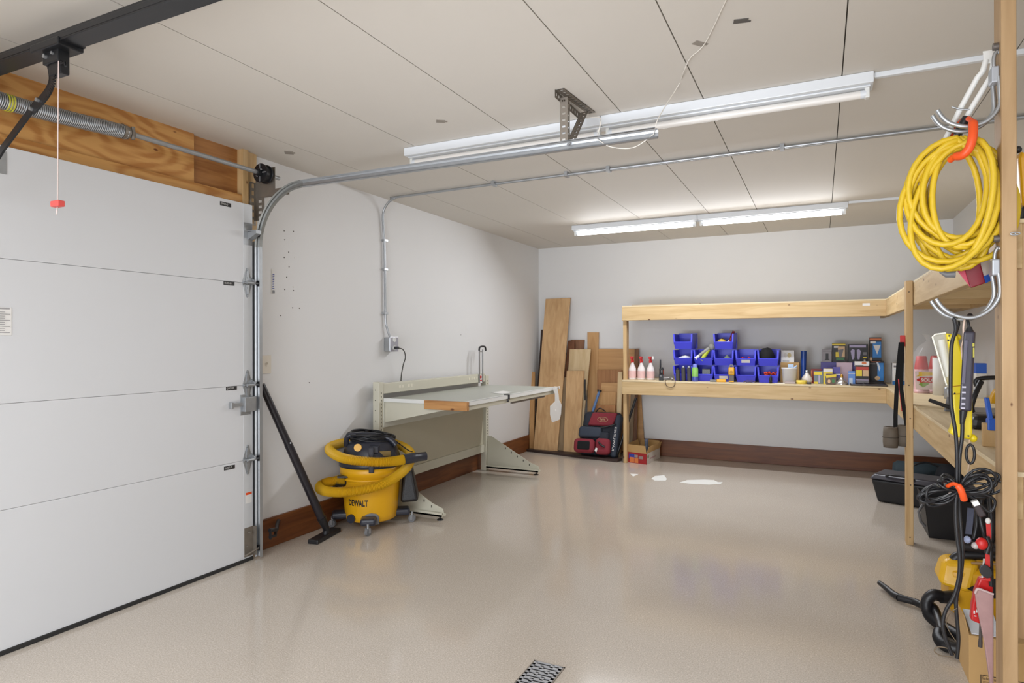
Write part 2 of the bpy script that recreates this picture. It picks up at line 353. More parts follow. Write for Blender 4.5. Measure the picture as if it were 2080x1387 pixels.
# ---- sectional door
DX = -3.042
door = struct(thing('door_1', (DX, 1.33, 0)))
zz = [.018, .598, 1.038, 1.640, 2.108]
for i in range(4):
    s = obj('door_section', M().box(DX-.045, DX, -.05, 2.714, zz[i]+.0006, zz[i+1]-.0006), doorm, door, bev=.002)
    obj('end_stile', M().box(DX, DX+.0018, 2.650, 2.715, zz[i]+.003, zz[i+1]-.003), mat('stile_paint', (208, 210, 212), .4, .1), s)
    if i < 3: obj('centre_stile', M().box(DX, DX+.0012, 1.30, 1.40, zz[i]+.003, zz[i+1]-.003), doorm, s)
obj('bottom_seal', M().box(DX-.05, DX+.006, -.05, 2.716, 0, .02), rubber, door, bev=.003)
# hinges
def hinge(y, z, roller=True):
    h = M(); t = .0025
    for sg in (1, -1):
        h.prism([(-.033, 0), (.033, 0), (.031, .012), (.007, .083), (0, .088), (-.007, .083), (-.031, .012)], (DX+.002, y, z), (0, 1, 0), (0, 0, sg), (1, 0, 0), t)
        h.prism([(-.014, .012), (.014, .012), (.006, .07), (-.006, .07)], (DX+.004, y, z), (0, 1, 0), (0, 0, sg), (1, 0, 0), .005)
        h.cyl((DX+.004, y, z+sg*.078), (DX+.009, y, z+sg*.078), .007, n=8).cyl((DX+.004, y, z+sg*.03), (DX+.011, y, z+sg*.03), .006, n=8)
    h.cyl((DX+.008, y-.03, z), (DX+.008, y+.03, z), .007, n=10)
    o = obj('hinge', h, galv, door)
    if roller:
        g = M(); g.prism([(0, -.012), (.03, -.012), (.036, 0), (.03, .014), (0, .03)], (DX, y+.026, z+.004), (1, 0, 0), (0, 0, 1), (0, 1, 0), .004)
        g.cyl((DX+.024, y-.02, z), (DX+.024, y+.03, z), .009, n=10).cyl((DX+.024, y+.02, z), (DX+.024, 2.74, z), .005, n=8)
        obj('roller_stem', g, galv, o)
        obj('roller', M().cyl((DX+.024, 2.735, z), (DX+.024, 2.750, z), .017, n=16), black, o)
for z in (.600, 1.040, 1.642): hinge(2.676, z); hinge(1.365, z, False)
tb = obj('top_bracket', M().box(DX+.001, DX+.004, 2.652, 2.712, 1.865, 1.995).prism([(0, 0), (.07, .035), (.07, .055), (0, .045)], (DX, 2.682, 1.895), (1, 0, 0), (0, 0, 1), (0, 1, 0), .036).box(DX+.001, DX+.07, 2.68, 2.72, 1.945, 1.95).cyl((DX+.045, 2.68, 1.935), (DX+.045, 2.74, 1.935), .006, n=8), galv, door)
obj('roller', M().cyl((DX+.03, 2.735, 1.935), (DX+.03, 2.750, 1.935), .017, n=16), black, tb)
b2 = obj('bottom_bracket', M().box(DX+.001, DX+.004, 2.652, 2.717, .03, .20).box(DX+.001, DX+.03, 2.715, 2.718, .03, .20).cyl((DX+.004, 2.684, .17), (DX+.022, 2.684, .17), .007, n=8).cyl((DX+.004, 2.67, .09), (DX+.014, 2.67, .09), .006, n=8).cyl((DX+.02, 2.645, .045), (DX+.024, 2.74, .065), .006, n=8), galvd, door, label='dull grey bottom lift bracket')
obj('roller', M().cyl((DX+.024, 2.735, .065), (DX+.024, 2.750, .065), .017, n=16), black, b2)
sl = obj('slide_lock', M().box(DX+.001, DX+.004, 2.625, 2.70, .865, .985).box(DX+.004, DX+.03, 2.638, 2.72, .885, .97), galv, door, bev=.003)
obj('lock_bar', M().box(DX+.008, DX+.018, 2.55, 2.66, .92, .942).box(DX+.003, DX+.026, 2.545, 2.56, .912, .948), galv, sl, bev=.002)
stk = mat('black_sticker', (36, 34, 34), .5)
def sticker(y, z):
    s = obj('sticker', M().box(DX, DX+.0012, y-.037, y+.037, z-.011, z+.011), stk, door)
    text('QUICK-ID', (DX+.0018, y-.008, z), (0, 1, 0), (0, 0, 1), .048, .012, paper, s)
for c in [(-3.0420, 2.5277, 2.0759), (-3.0420, 2.5500, 1.6282), (-3.0420, 2.5654, 1.0274), (-3.0420, 2.5508, 0.5751)]: sticker(c[1], c[2])
ls = obj('warning_sheet', M().box(DX+.0012, DX+.0022, 1.30, (-3.0420, 1.4656, 1.3858)[1], (-3.0420, 1.4424, 1.3218)[2], (-3.0420, 1.4426, 1.4382)[2]), paper, door)
a = (-3.0420, 1.4250, 1.4252); e = (-3.0420, 1.4584, 1.3240)
lt = mat('faded_print', (160, 158, 158), .8); rec = [(0, .108, .15, .114, 0)]+[(0, .01+i*.0085, .13+.02*(i % 3 == 0), .0125+i*.0085, 0) for i in range(11)]
panelart('print', (DX+.0022, 1.31, e[2]), (0, 1, 0), (0, 0, 1), [(0, v0-.002, min(u1, e[1]-1.31), v1-.002, 0) for u0, v0, u1, v1, _ in rec], [lt], ls)
ob = obj('operator_bracket', M().box(DX+.001, DX+.004, 1.30, (-3.0420, 1.4470, 2.0399)[1], 1.99, 2.085), galv, door)
obj('slot', M().box(DX+.004, DX+.005, 1.36, 1.415, 2.07, 2.076).box(DX+.004, DX+.005, 1.36, 1.415, 2.035, 2.041).box(DX+.004, DX+.005, 1.36, 1.415, 2.0, 2.005), black, ob)
w2 = obj('warning_label', M().box(DX+.0018, DX+.0024, 2.662, 2.706, (-3.0420, 2.6748, 0.3425)[2], (-3.0420, 2.6750, 0.4063)[2]), paper, door, label='white warning label with an orange band')
panelart('orange_band', (DX+.0024, 2.662, (-3.0420, 2.6749, 0.3918)[2]), (0, 1, 0), (0, 0, 1), [(0, 0, .044, .014, 0)], [orange], w2)

# ---- track, right side of the door
tr = thing('door_track', (-3.03, 2.775, 0), 'galvanised overhead door track curving from the floor to the ceiling', 'track')
def channel(path, nrm):
    """C profile swept along path in the XZ plane; the opening faces -Y"""
    prof = [(-.014, .006), (-.019, 0), (-.019, .019), (-.009, .024), (.009, .024), (.019, .019), (.019, 0), (.014, .006)]
    mb = M(); k = len(prof)
    for (x, z), (nx, nz) in zip(path, nrm): mb.v += [Vector((x+nx*a, 2.731+y, z+nz*a)) for a, y in prof]
    for i in range(len(path)-1):
        for j in range(k-1): mb.f.append([i*k+j, (i+1)*k+j, (i+1)*k+j+1, i*k+j+1]); mb.sm.append(False); mb.mi.append(0)
    return mb
vx = -3.018; zt = 1.86; rad = .34; zh = zt+rad
obj('vertical_track', channel([(vx, .012), (vx, zt)], [(1, 0)]*2), galv, tr, solid=.0022)
ar = [PI-i*PI/2/14 for i in range(15)]
cx = vx+rad
obj('curved_track', channel([(cx+rad*math.cos(a), zt+rad*math.sin(a)) for a in ar], [(-math.cos(a), -math.sin(a)) for a in ar]), mat('dull_zinc', (142, 143, 140), .45, .5, var=.1, sc=25), tr, solid=.0022)
obj('horizontal_track', channel([(cx, zh), (-.632, zh-.010)], [(0, -1)]*2), galv, tr, solid=.0022)
hz = zh+.019
obj('track_stiffener', M().box(cx+.15, -.64, 2.733, 2.757, hz-.004, hz-.001), galv, tr)
obj('bolt', M().cyl((-1.04, 2.727, zh-.005), (-1.04, 2.733, zh-.005), .007, n=8), greyp, tr)
jb = M()
for z in (.165, .98, 1.7): jb.box(-3.105, -3.03, 2.787, 2.79, z-.03, z+.03)
obj('wall_angle', M().box(-3.104, -3.03, 2.757, 2.760, .05, 1.9), galv, tr)
hb = M(); # perforated brackets at the top corner
hb.perf((-3.09, 2.742, 2.0), (-3.09, 2.742, 2.26), (0, 1, 0), .045, .002, .04, .6).perf((-3.09, 2.787, 2.03), (-3.09, 2.787, 2.26), (1, 0, 0), .07, .002, .035, .5)
hb.perf((-3.09, 2.79, 2.165), (-2.82, 2.79, 2.165), (0, 0, 1), .045, .002, .035, .5)
obj('corner_bracket', hb, galvd, tr)
hg = M()
hg.perf((-1.0839, 2.6882, 2.4380), (-1.0519, 3.0382, 2.4380), (1, 0, 0), .042, .002, .03, .45).perf((-1.085, 2.68, 2.402), (-1.085, 3.05, 2.402), (0, 0, 1), .036, .002, .03, .45)
hg.perf((-1.085, 2.74, 2.21), (-1.085, 2.74, 2.42), (1, 0, 0), .038, .002, .03, .3).perf((-1.047, 2.74, 2.21), (-1.047, 2.74, 2.41), (0, 1, 0), .03, .002, .03, .3)
hg.perf((-1.06, 2.765, 2.21), (-1.06, 2.96, 2.42), (1, 0, 0), .036, .002, .028, .4).perf((-1.062, 2.765, 2.21), (-1.062, 2.96, 2.42), (0, 1, 0), .03, .002, .028, .4)
obj('ceiling_hanger', hg, galvd, tr)
# latch cord loop near the floor
obj('black_latch', M().box(-3.0, -2.985, 2.80, 2.806, .10, .165).tube([(-2.995, 2.80, .155), (-3.0, 2.86, .145), (-3.06, 2.92, .150), (-3.1, 2.97, .157)], .012).tube([(-2.995, 2.80, .115), (-3.0, 2.85, .11), (-3.06, 2.91, .125), (-3.1, 2.96, .14)], .009), black, tr)

# ---- torsion spring and shaft
sp = thing('torsion_spring_shaft', (-2.97, 1.6, 2.25), 'steel torsion spring shaft with coiled spring mounted above the garage door', 'spring')
sx = -2.975; sz = 2.292
obj('shaft', M().cyl((sx, -.2, sz), (sx, 2.86, sz), .0127, n=14), galv, sp)
y0, y1 = .25, (-2.9750, 1.9087, 2.3080)[1]; turns = 215; pts = []; k = 10
def sag(y): return -.030*math.sin(PI*min(1, max(0, (y-y0)/(y1-y0))))
for i in range(turns*k+1):
    t = i/(turns*k); y = y0+(y1-y0)*t; a = 2*PI*i/k; pts.append((sx+.031*math.cos(a), y, sz+sag(y)+.031*math.sin(a)))
obj('spring', M().tube(pts, .0034, n=5), galv, sp)
pt = M()
for i in range(3):
    y = (-2.9750, 1.4155, 2.2736)[1]+i*.0095; pt.tube([(sx+.0325*math.cos(a*PI/8), y, sz+sag(y)+.0325*math.sin(a*PI/8)) for a in range(16)], .0036, n=5, closed=True)
obj('paint_mark', pt, mat('yellow_paint', (190, 184, 60), .5), sp)
obj('winding_cone', M().cyl((sx, y1-.02, sz), (sx, y1+.012, sz), .036, .030, n=16).cyl((sx, y1+.012, sz), (sx, y1+.04, sz), .020, n=12).cyl((sx+.018, y1+.025, sz-.03), (sx+.018, y1+.025, sz+.03), .009, n=8), galvd, sp)
dy = 2.715
obj('cable_drum', M().cyl((sx, dy, sz), (sx, dy+.008, sz), .056, n=24).cyl((sx, dy+.008, sz), (sx, dy+.04, sz), .047, n=24).cyl((sx, dy+.04, sz), (sx, dy+.048, sz), .056, n=24).cyl((sx, dy-.03, sz), (sx, dy, sz), .022, n=14), blackm, sp)
obj('drum_hub', M().cyl((sx+.02, dy-.008, sz+.02), (sx-.02, dy-.008, sz-.02), .006, n=8).box(sx-.003, sx+.003, dy-.006, dy, sz-.05, sz+.05).box(sx-.05, sx+.05, dy-.006, dy, sz-.003, sz+.003), greyp, sp)
obj('bearing_plate', M().box(-3.09, sx+.045, 2.785, 2.788, 2.17, 2.34), galvd, sp)
# ---- door opener rail
RY = 1.315; rz = 2.352
rl = thing('opener_rail', (-1.5, RY, H), 'black overhead garage door opener rail with trolley and curved arm', 'opener')
mb = M().box(-3.04, .25, RY-.016, RY+.016, rz-.014, rz+.030).box(-3.04, .25, RY-.036, RY+.036, rz-.020, rz-.014).box(-3.04, .25, RY+.020, RY+.036, rz-.014, rz+.006).box(-3.04, .25, RY-.036, RY-.020, rz-.014, rz+.006)
obj('rail', mb, blackm, rl, bev=.002)
obj('rail_hanger', M().box(-.35, -.32, RY-.02, RY+.02, rz+.03, H), blackm, rl)
obj('header_mount', M().box(-3.11, -3.03, RY-.03, RY+.03, rz-.03, rz+.06), blackm, rl)
tx = (-2.4417, 1.3134, 2.3500)[0]
obj('trolley', M().box(tx-.08, tx+.09, RY-.042, RY+.045, rz-.034, rz-.006).box(tx-.045, tx+.05, RY-.02, RY+.02, rz-.075, rz-.03).box(tx-.02, tx+.05, RY-.012, RY+.02, rz-.115, rz-.07).box(tx-.10, tx-.06, RY+.03, RY+.048, rz-.03, rz+.035).box(tx+.0, tx+.1, RY+.036, RY+.046, rz-.02, rz+.04), blackm, rl, bev=.004)
obj('trolley_bolt', M().cyl((tx-.02, RY-.03, rz-.05), (tx-.02, RY-.018, rz-.05), .008, n=8), galv, rl); obj('trolley_bolt', M().cyl((tx+.02, RY-.026, rz-.045), (tx+.02, RY-.018, rz-.045), .006, n=8), galv, rl)
obj('release_lever', M().tube([(tx+.05, RY-.01, rz-.085), (tx+.075, RY-.01, rz-.085), (tx+.078, RY-.01, rz-.098)], .004), blackm, rl)
ay = RY-.008
def flat(pts, w, t, mbb):
    for i in range(len(pts)-1):
        a = Vector(pts[i]); c = Vector(pts[i+1]); d = (c-a); Ln = d.length; d.normalize()
        s = Vector((0, 1, 0)).cross(d).normalized(); q = [a-s*w/2, a+s*w/2, c+s*w/2, c-s*w/2]
        mbb.add(q+[p+Vector((0, t, 0)) for p in q], [(0, 1, 2, 3), (7, 6, 5, 4), (0, 4, 5, 1), (1, 5, 6, 2), (2, 6, 7, 3), (3, 7, 4, 0)])
    return mbb
arm = spline([(-2.4811, 1.3070, 2.3238), (-2.4571, 1.3070, 2.2630), (-2.4542, 1.3070, 2.2187), (-2.4876, 1.3070, 2.1808), (-2.5778, 1.3070, 2.1356)], 6)
obj('curved_arm', flat(arm, .036, .006, M()), blackm, rl)
obj('straight_arm', flat([(-2.5498, 1.3120, 2.1702), (-2.7852, 1.3120, 2.0292), (-2.9398, 1.3120, 1.9122)], .026, .008, M()), blackm, rl)
for c in ((-2.5323, 1.3030, 2.1641), (-2.5730, 1.3030, 2.1389)): obj('arm_bolt', M().cyl((c[0], c[1]-.006, c[2]), (c[0], c[1]+.004, c[2]), .007, n=8), galv, rl)
c0 = (-2.3963, 1.3000, 2.2763); c1 = (-2.4037, 1.3000, 1.7754)
rc = thing('release_cord', c0, 'thin pale cord with a red handle hanging from the opener trolley', 'cord')
obj('cord', M().tube([c0, ((c0[0]+c1[0])/2-.001, 1.3, (c0[2]+c1[2])/2), c1, (c1[0]-.003, 1.3, c1[2]-.02), (c1[0]-.008, 1.3, c1[2]-.035)], .0022, n=6), mat('pink_cord', (214, 196, 190), .7), rc)
obj('handle', M().box(c1[0]-.024, c1[0]+.024, 1.288, 1.312, c1[2]-.009, c1[2]+.012), mat('faded_red', (214, 84, 78), .5), rc, bev=.003)

# ---- fluorescent fixtures
def fixture(y, lit, label, dx0=0):
    x0, x1 = -2.215, .206
    f = thing('fluorescent_light', ((x0+x1)/2, y, H), label, 'ceiling light', 'long strip lights under the ceiling')
    obj('housing', M().box(x0, (x0+x1)/2-.001, y-.055, y+.055, H-.048, H-.001).box((x0+x1)/2+.001, x1, y-.055, y+.055, H-.048, H-.001).box(x0+.01, x1-.01, y-.03, y+.03, H-.056, H-.048), enamel, f, bev=.003)
    for a, c in ((x0+.03, (x0+x1)/2-.03), ((x0+x1)/2+.03, x1-.03)):
        t = obj('tube', M().cyl((a+.008, y, H-.078), (c-.008, y, H-.078), .0175, n=18), fluo if lit else tubem, f)
        obj('tube_cap', M().cyl((a-.004, y, H-.078), (a+.018, y, H-.078), .0182, n=14), enamel, t); obj('tube_cap', M().cyl((c-.018, y, H-.078), (c+.004, y, H-.078), .0182, n=14), enamel, t)
    for a in (x0+.022, (x0+x1)/2-.024, (x0+x1)/2+.024, x1-.022):
        obj('lamp_socket', M().box(a-.009, a+.009, y-.016, y+.016, H-.098, H-.05), white, f, bev=.003)
    return f
f1 = fixture(3.148, False, 'long white strip light, switched off, near the track end')
f2 = fixture(5.955, True, 'long strip light with two glowing tubes near the back wall')
rw = obj('wire_raceway', M().box(.208, XR, 3.12, 3.145, H-.022, H), enamel, bev=.003); tag(rw, 'white surface raceway running from the unlit fixture to the right wall', 'raceway')
jr = thing('wire_raceway', (.6, 5.9, H), 'short white raceway and junction box beside the glowing strip light', 'raceway')
obj('channel', M().box(.208, .60, 5.89, 5.91, H-.02, H), enamel, jr, bev=.002)
obj('junction_box', M().box(.60, .70, 5.85, 5.95, H-.045, H), enamel, jr, bev=.003)
# ---- conduit
cdt = thing('conduit', (-3.1, 4.07, 1.32), 'thin grey metal conduit running over the ceiling and down the left wall', 'pipe')
zc = H-.018; cyy = 4.02
pts = [(XR, cyy, zc), (-1.5, cyy+.004, zc), (-2.9, cyy+.03, zc), (-2.99, cyy+.036, zc-.005), (-3.06, cyy+.04, zc-.035), (-3.105, cyy+.045, zc-.09), (-3.118, cyy+.05, zc-.17), (-3.118, 4.092, 2.0), (-3.118, 4.10, 1.5), (-3.112, 4.115, 1.40), (-3.10, 4.14, 1.325)]
obj('pipe', M().tube(spline(pts, 5), .0095, n=10), galv, cdt)
obj('pipe_run', M().tube([(XR, cyy+.028, zc+.002), (-.6, cyy+.028, zc+.002), (-1.52, cyy+.03, zc+.002)], .008, n=8), galv, cdt)
for x in (-2.1, -1.545, -.2, -1.25): obj('strap_clip', M().box(x-.012, x+.012, cyy-.022, cyy+.03, H-.034, H-.001), galv, cdt)
for z in (2.1, 1.87, 1.52): obj('strap_clip', M().box(XL, XL+.03, 4.075, 4.12, z-.008, z+.008), galv, cdt)
ox = thing('outlet_box', (XL, 4.16, 1.25), 'square metal outlet box with a plug on the left wall', 'outlet')
a = (-3.1000, 4.0068, 1.3168); c = (-3.1000, 4.1715, 1.2142)
z1, z0 = a[2], c[2]
obj('box', M().box(XL, -3.075, 4.10, 4.20, z0+.002, z1+.012), galv, ox, bev=.006)
obj('cover_plate', M().box(-3.075, -3.07, 4.095, 4.205, z0, z1+.016), mat('bright_plate', (196, 197, 200), .3, .6), ox, bev=.002)
obj('receptacle', M().cyl((-3.07, 4.15, z1-.008), (-3.064, 4.15, z1-.008), .018, n=14).cyl((-3.07, 4.15, z0+.03), (-3.064, 4.15, z0+.03), .018, n=14), white, ox)
pc = thing('electric_cable', (-3.05, 4.2, .95), 'black power cord plugged into the wall outlet box', 'cord')
obj('plug', M().box(-3.064, -3.03, 4.137, 4.163, z0+.02, z0+.042), black, pc, bev=.004)
obj('cable', M().tube(spline([(-3.035, 4.15, z0+.03), (-3.02, 4.20, z0+.015), (-3.03, 4.245, 1.17), (-3.06, 4.255, 1.10), (-3.085, 4.262, 1.0), (-3.1, 4.28, .88)], 6), .0045, n=7), mat('cord_dark', (70, 68, 62), .6), pc)
# ---- switch and sticker on the left wall
sw = thing('light_switch', (XL, 2.9, 1.1), 'cream light switch plate on the left wall beside the track', 'switch')
a = (-3.1300, 2.8714, 1.2086); c = (-3.1300, 2.9420, 1.0948)
obj('plate', M().box(XL, XL+.006, a[1], c[1], c[2], a[2]), mat('cream_plate', (222, 214, 200), .4), sw, bev=.002)
ym = (a[1]+c[1])/2; zm = (a[2]+c[2])/2
obj('toggle', M().box(XL+.006, XL+.009, ym-.006, ym+.006, zm-.013, zm+.013).box(XL+.008, XL+.018, ym-.003, ym+.003, zm+.001, zm+.012), mat('cream_plate', (0, 0, 0)), sw)
ts = thing('wall_thermometer', (XL, 2.98, 1.6), 'small narrow blue and white strip stuck on the left wall', 'strip')
a = (-3.1300, 2.9517, 1.7572); c = (-3.1300, 2.9715, 1.6022)
ss = obj('backing', M().box(XL, XL+.003, a[1]-.002, c[1]+.002, c[2], a[2]), paper, ts)
panelart('print', (XL+.003, a[1], c[2]), (0, 1, 0), (0, 0, 1), [(.002, .03, .02, .035, 0)]+[(.003, .04+i*.011, .018, .046+i*.011, 0) for i in range(8)]+[(.002, .0, .02, .02, 1)], [mat('blue_print', (70, 84, 150)), greyp], ts)
# white cord hanging from the ceiling over the track end
hc = obj('hanging_wire', M().tube(spline([(-0.2494, 2.1473, 2.4360), (-0.2826, 2.2292, 2.4360), (-0.3966, 2.5127, 2.4340), (-0.4702, 2.6126, 2.4320), (-0.5179, 2.7192, 2.4220), (-0.5640, 2.8700, 2.4398), (-0.6102, 2.8000, 2.3251), (-0.6321, 2.7350, 2.2432), (-0.6474, 2.7450, 2.1996), (-0.6625, 2.7450, 2.1825), (-0.7433, 2.7450, 2.1442), (-0.8442, 2.7450, 2.1624), (-0.9016, 2.7450, 2.2036), (-0.9079, 2.7500, 2.2193), (-0.8914, 2.7500, 2.2993), (-1.0091, 2.9000, 2.3652)], 6), .0022, n=6), mat('white_wire', (226, 220, 210), .6))
tag(hc, 'thin white wire looping from the ceiling to the end of the track', 'wire')

# ================= WORKBENCH
bench = thing('workbench', (-2.75, 4.8, 0), 'beige steel workbench with a grey laminate top against the left wall', 'workbench')
for y0, y1 in ((3.890, 3.945), (5.600, 5.665)):
    p = M().box(-3.08, -3.02, y0, y1, .0, .985 if y0 < 4 else .955)
    u = obj('upright', p, beige, bench, bev=.004)
    h = M()
    for i in range(9): h.cyl((-3.055, y0-.001, .30+i*.078), (-3.055, y0+.002, .30+i*.078), .0045, n=6)
    for i in range(24): h.box(-3.0205, -3.0195, (y0+y1)/2-.004, (y0+y1)/2+.004, .25+i*.028, .262+i*.028)
    obj('slot', h, mat('slot_dark', (70, 66, 56), .9), u, kind='stuff')
a, c = 3.942, 5.60
ur = obj('raceway_rail', M().box(-3.085, -3.03, a, c, .892, .972), beige, bench, bev=.004)
oc = M()
for y in (4.17, 4.21, 4.29, 4.33, 5.28, 5.33, 5.38, 5.43):
    oc.box(-3.03, -3.028, y-.012, y+.012, .925, .948)
obj('socket', oc, mat('socket_cream', (228, 222, 204), .5), ur)
sk = obj('red_tag', M().box(-3.028, -3.026, 5.47, 5.545, .885, .965), paper, bench, label='small white tag with a red square')
panelart('red_square', (-3.026, 5.49, .93), (0, 1, 0), (0, 0, 1), [(0, 0, .03, .026, 0), (0, -.025, .035, -.015, 0)], [red], sk)
top = obj('tabletop', M().box(-3.015, -2.268, 3.948, 5.655, .834, .858), mat('bench_laminate', (178, 180, 170), .35, var=.03), bench, bev=.003)
obj('edge_band', M().box(-2.270, -2.262, 3.945, 5.658, .832, .862).box(-3.02, -2.262, 3.944, 3.952, .832, .8605).box(-2.30, -2.262, 3.944, 5.658, .8585, .862), white, bench, bev=.002)
obj('apron', M().box(-2.295, -2.28, 3.96, 5.64, .797, .832).box(-2.6, -2.28, 5.62, 5.635, .797, .832), beige, bench, bev=.003)
obj('front_support', M().box(-2.33, -2.315, 4.75, 5.45, .775, .80), galvd, bench)
# cantilever arms carrying the top
for y in (3.96, 5.61): obj('support_arm', M().prism([(0, 0), (0, .16), (.62, .16), (.62, .135)], (-3.02, y, .672), (1, 0, 0), (0, 0, 1), (0, 1, 0), .004), beige, bench)
obj('upper_panel', M().box(-3.028, -3.016, a, c, .635, .834), mat('beige_light', (214, 213, 200), .45), bench, bev=.002)
obj('modesty_panel', M().box(-3.062, -3.05, a, c, .262, .64), beiged, bench, bev=.002)
obj('lower_rail', M().box(-3.08, -3.04, a, c, .185, .262), beige, bench, bev=.003)
for y, nm in ((3.905, 0), (5.632, 1)):
    f = obj('foot', M().prism([(0, .045), (0, .345), (.05, .345), (.47, .115), (.56, .085), (.57, .045)], (-3.02, y-.003, 0), (1, 0, 0), (0, 0, 1), (0, 1, 0), .004).box(-3.05, -2.452, y-.030, y+.030, .03, .045).box(-3.05, -2.452, y-.030, y-.026, .03, .06), beige, bench, bev=.001)
    n = M()
    for i in range(5): n.box(-2.82+i*.065, -2.812+i*.065, y-.005, y+.005, .225-i*.0356, .243-i*.0356)
    obj('notch', n, mat('slot_dark', (0, 0, 0)), f, kind='stuff')
    obj('levelling_foot', M().cyl((-2.485, y, .008), (-2.485, y, .032), .006, n=8).lathe([(.024, 0), (.024, .004), (.012, .01), (0, .01)], (-2.485, y, 0), 14), blackm, bench)
# grey clip stand at the far end of the rail
cs = thing('clamp_stand', (-3.0, 5.58, .9), 'grey upright double strip with a black hooked top behind the bench rail', 'stand')
obj('strip', M().box(-3.026, -3.018, 5.462, 5.478, .89, 1.215), galv, cs); obj('strip', M().box(-3.026, -3.018, 5.528, 5.54, .89, 1.215), galv, cs)
obj('bridge', M().box(-3.024, -3.019, 5.478, 5.528, 1.19, 1.2), galv, cs)
obj('hook', M().tube(spline([(-3.022, 5.465, 1.205), (-3.022, 5.475, 1.235), (-3.022, 5.52, 1.246), (-3.022, 5.58, 1.243), (-3.022, 5.597, 1.225), (-3.022, 5.60, 1.20)], 5), .009), black, cs)
# things on and around the bench
wb2 = obj('wood_block', M().box(-2.625, -2.262, 3.905, 3.942, .797, .862), wood('block_x', (188, 138, 84), (158, 108, 58), 0, knots=.12), bev=.003); tag(wb2, 'short brown wooden block clamped to the near end of the bench top', 'wood block')
pp = obj('paper_slip', M().hexa([(-2.5289, 4.7866, 0.8590), (-2.5231, 4.9990, 0.8590), (-2.3680, 4.8883, 0.8590), (-2.3750, 4.6874, 0.8590), (-2.5230, 4.7755, 0.8600), (-2.5172, 4.9874, 0.8600), (-2.3625, 4.8769, 0.8600), (-2.3695, 4.6765, 0.8600)]), paper); tag(pp, 'folded white paper slip lying on the bench top', 'paper')
ck = thing('binder_clip', (-2.262, 4.60, .80), 'black clip gripping the white front edge of the bench', 'clip')
yk = (-2.2620, 4.5784, 0.8511)[1]; yk2 = (-2.2620, 4.5163, 0.8403)[1]
obj('body', M().box(-2.30, -2.256, yk-.012, yk+.014, .826, .866), black, ck, bev=.002)
obj('lever', M().box(-2.262, -2.254, yk-.034, yk-.006, .808, .822), black, ck, bev=.002)
# white plastic paddle tag hanging from the bench corner
tg = thing('hanging_tag', (-2.25, 5.63, .6), 'translucent white plastic paddle hanging from the far bench corner', 'tag')
pd = [(-2.2500, 5.4647, 0.8647), (-2.2500, 5.5870, 0.8520), (-2.2500, 5.6242, 0.7886), (-2.2500, 5.6365, 0.7359), (-2.2500, 5.7000, 0.6832), (-2.2500, 5.6866, 0.5992), (-2.2500, 5.6479, 0.5466), (-2.2500, 5.4626, 0.5397), (-2.2500, 5.4154, 0.6179), (-2.2500, 5.4159, 0.6951), (-2.2500, 5.5367, 0.7303), (-2.2500, 5.5371, 0.7998)]
obj('paddle', M().prism([(p[1], p[2]) for p in pd], (-2.25, 0, 0), (0, 1, 0), (0, 0, 1), (1, 0, 0), .004), mat('milky_plastic', (226, 224, 220), .4, alpha=.88), tg, bev=.001)
obj('hole_rim', M().cyl((-2.247, (-2.2500, 5.5485, 0.6458)[1], (-2.2500, 5.5485, 0.6458)[2]), (-2.244, (-2.2500, 5.5485, 0.6458)[1], (-2.2500, 5.5485, 0.6458)[2]), .012, n=12), paper, tg)
obj('tie', M().tube([(-2.265, 5.63, .855), (-2.25, 5.65, .86), (-2.25, 5.655, .84)], .006), paper, tg)

# ================= SHOP VACUUM
VC = Vector((-2.865, 3.60, 0)); RH = Vector((.62, .785, 0)).normalized(); RH = Vector((.782, .623, 0)); FR = Vector((.623, -.782, 0))
def V(r, f, z):
    z = z if z < .47 else .47+(z-.47)*.76
    return VC+RH*r+FR*f+Vector((0, 0, z))
vac = thing('shop_vacuum', VC, 'yellow and black drum shop vacuum on casters with a coiled hose', 'vacuum')
obj('drum', M().lathe([(0, .055), (.165, .055), (.178, .065), (.182, .10), (.200, .30), (.206, .37), (.215, .375), (.216, .425), (.206, .43), (0, .43)], VC, 48), yellow, vac)
obj('tank_bands', M().lathe([(.207, .34), (.214, .345), (.214, .352), (.207, .357)], VC, 48), yellow, vac)
obj('lid_rim', M().lathe([(.205, .425), (.221, .43), (.222, .455), (.21, .475), (.2, .478)], VC, 48), mat('charcoal_plastic', (44, 46, 56), .35), vac)
obj('motor_head', M().lathe([(.205, .47), (.20, .495), (.185, .54), (.165, .58), (.13, .605), (.08, .615), (0, .618)], VC, 40), mat('charcoal_plastic', (0, 0, 0)), vac)
# cord wrapped on top
cw = M()
for i in range(7):
    r = .125+.012*(i % 3); pts = [V(r*math.cos(a)*1.12, r*math.sin(a)*.85, .632+.012*i+.01*math.sin(a*2+i)-.05*math.cos(a)*.35) for a in [2*PI*j/28 for j in range(28)]]
    cw.tube(pts, .0065, n=6, closed=True)
obj('wound_cord', cw, black, vac)
obj('top_handle', M().tube(spline([V(-.17, .03, .60), V(-.16, .05, .685), V(-.10, .06, .70), V(.05, .07, .69), V(.13, .08, .655), V(.17, .09, .60)], 6), .019, n=10), mat('charcoal_plastic', (0, 0, 0)), vac)
obj('loose_loop', M().tube(spline([V(-.06, -.05, .69), V(-.02, -.08, .715), V(.06, -.08, .705), V(.12, -.05, .66), V(.19, 0, .60), V(.25, .1, .555), V(.28, .14, .545)], 6), .004, n=6), black, vac)
obj('power_button', M().cyl(V(-.085, .135, .598), V(-.09, .165, .606), .026, n=14), yellow, vac)
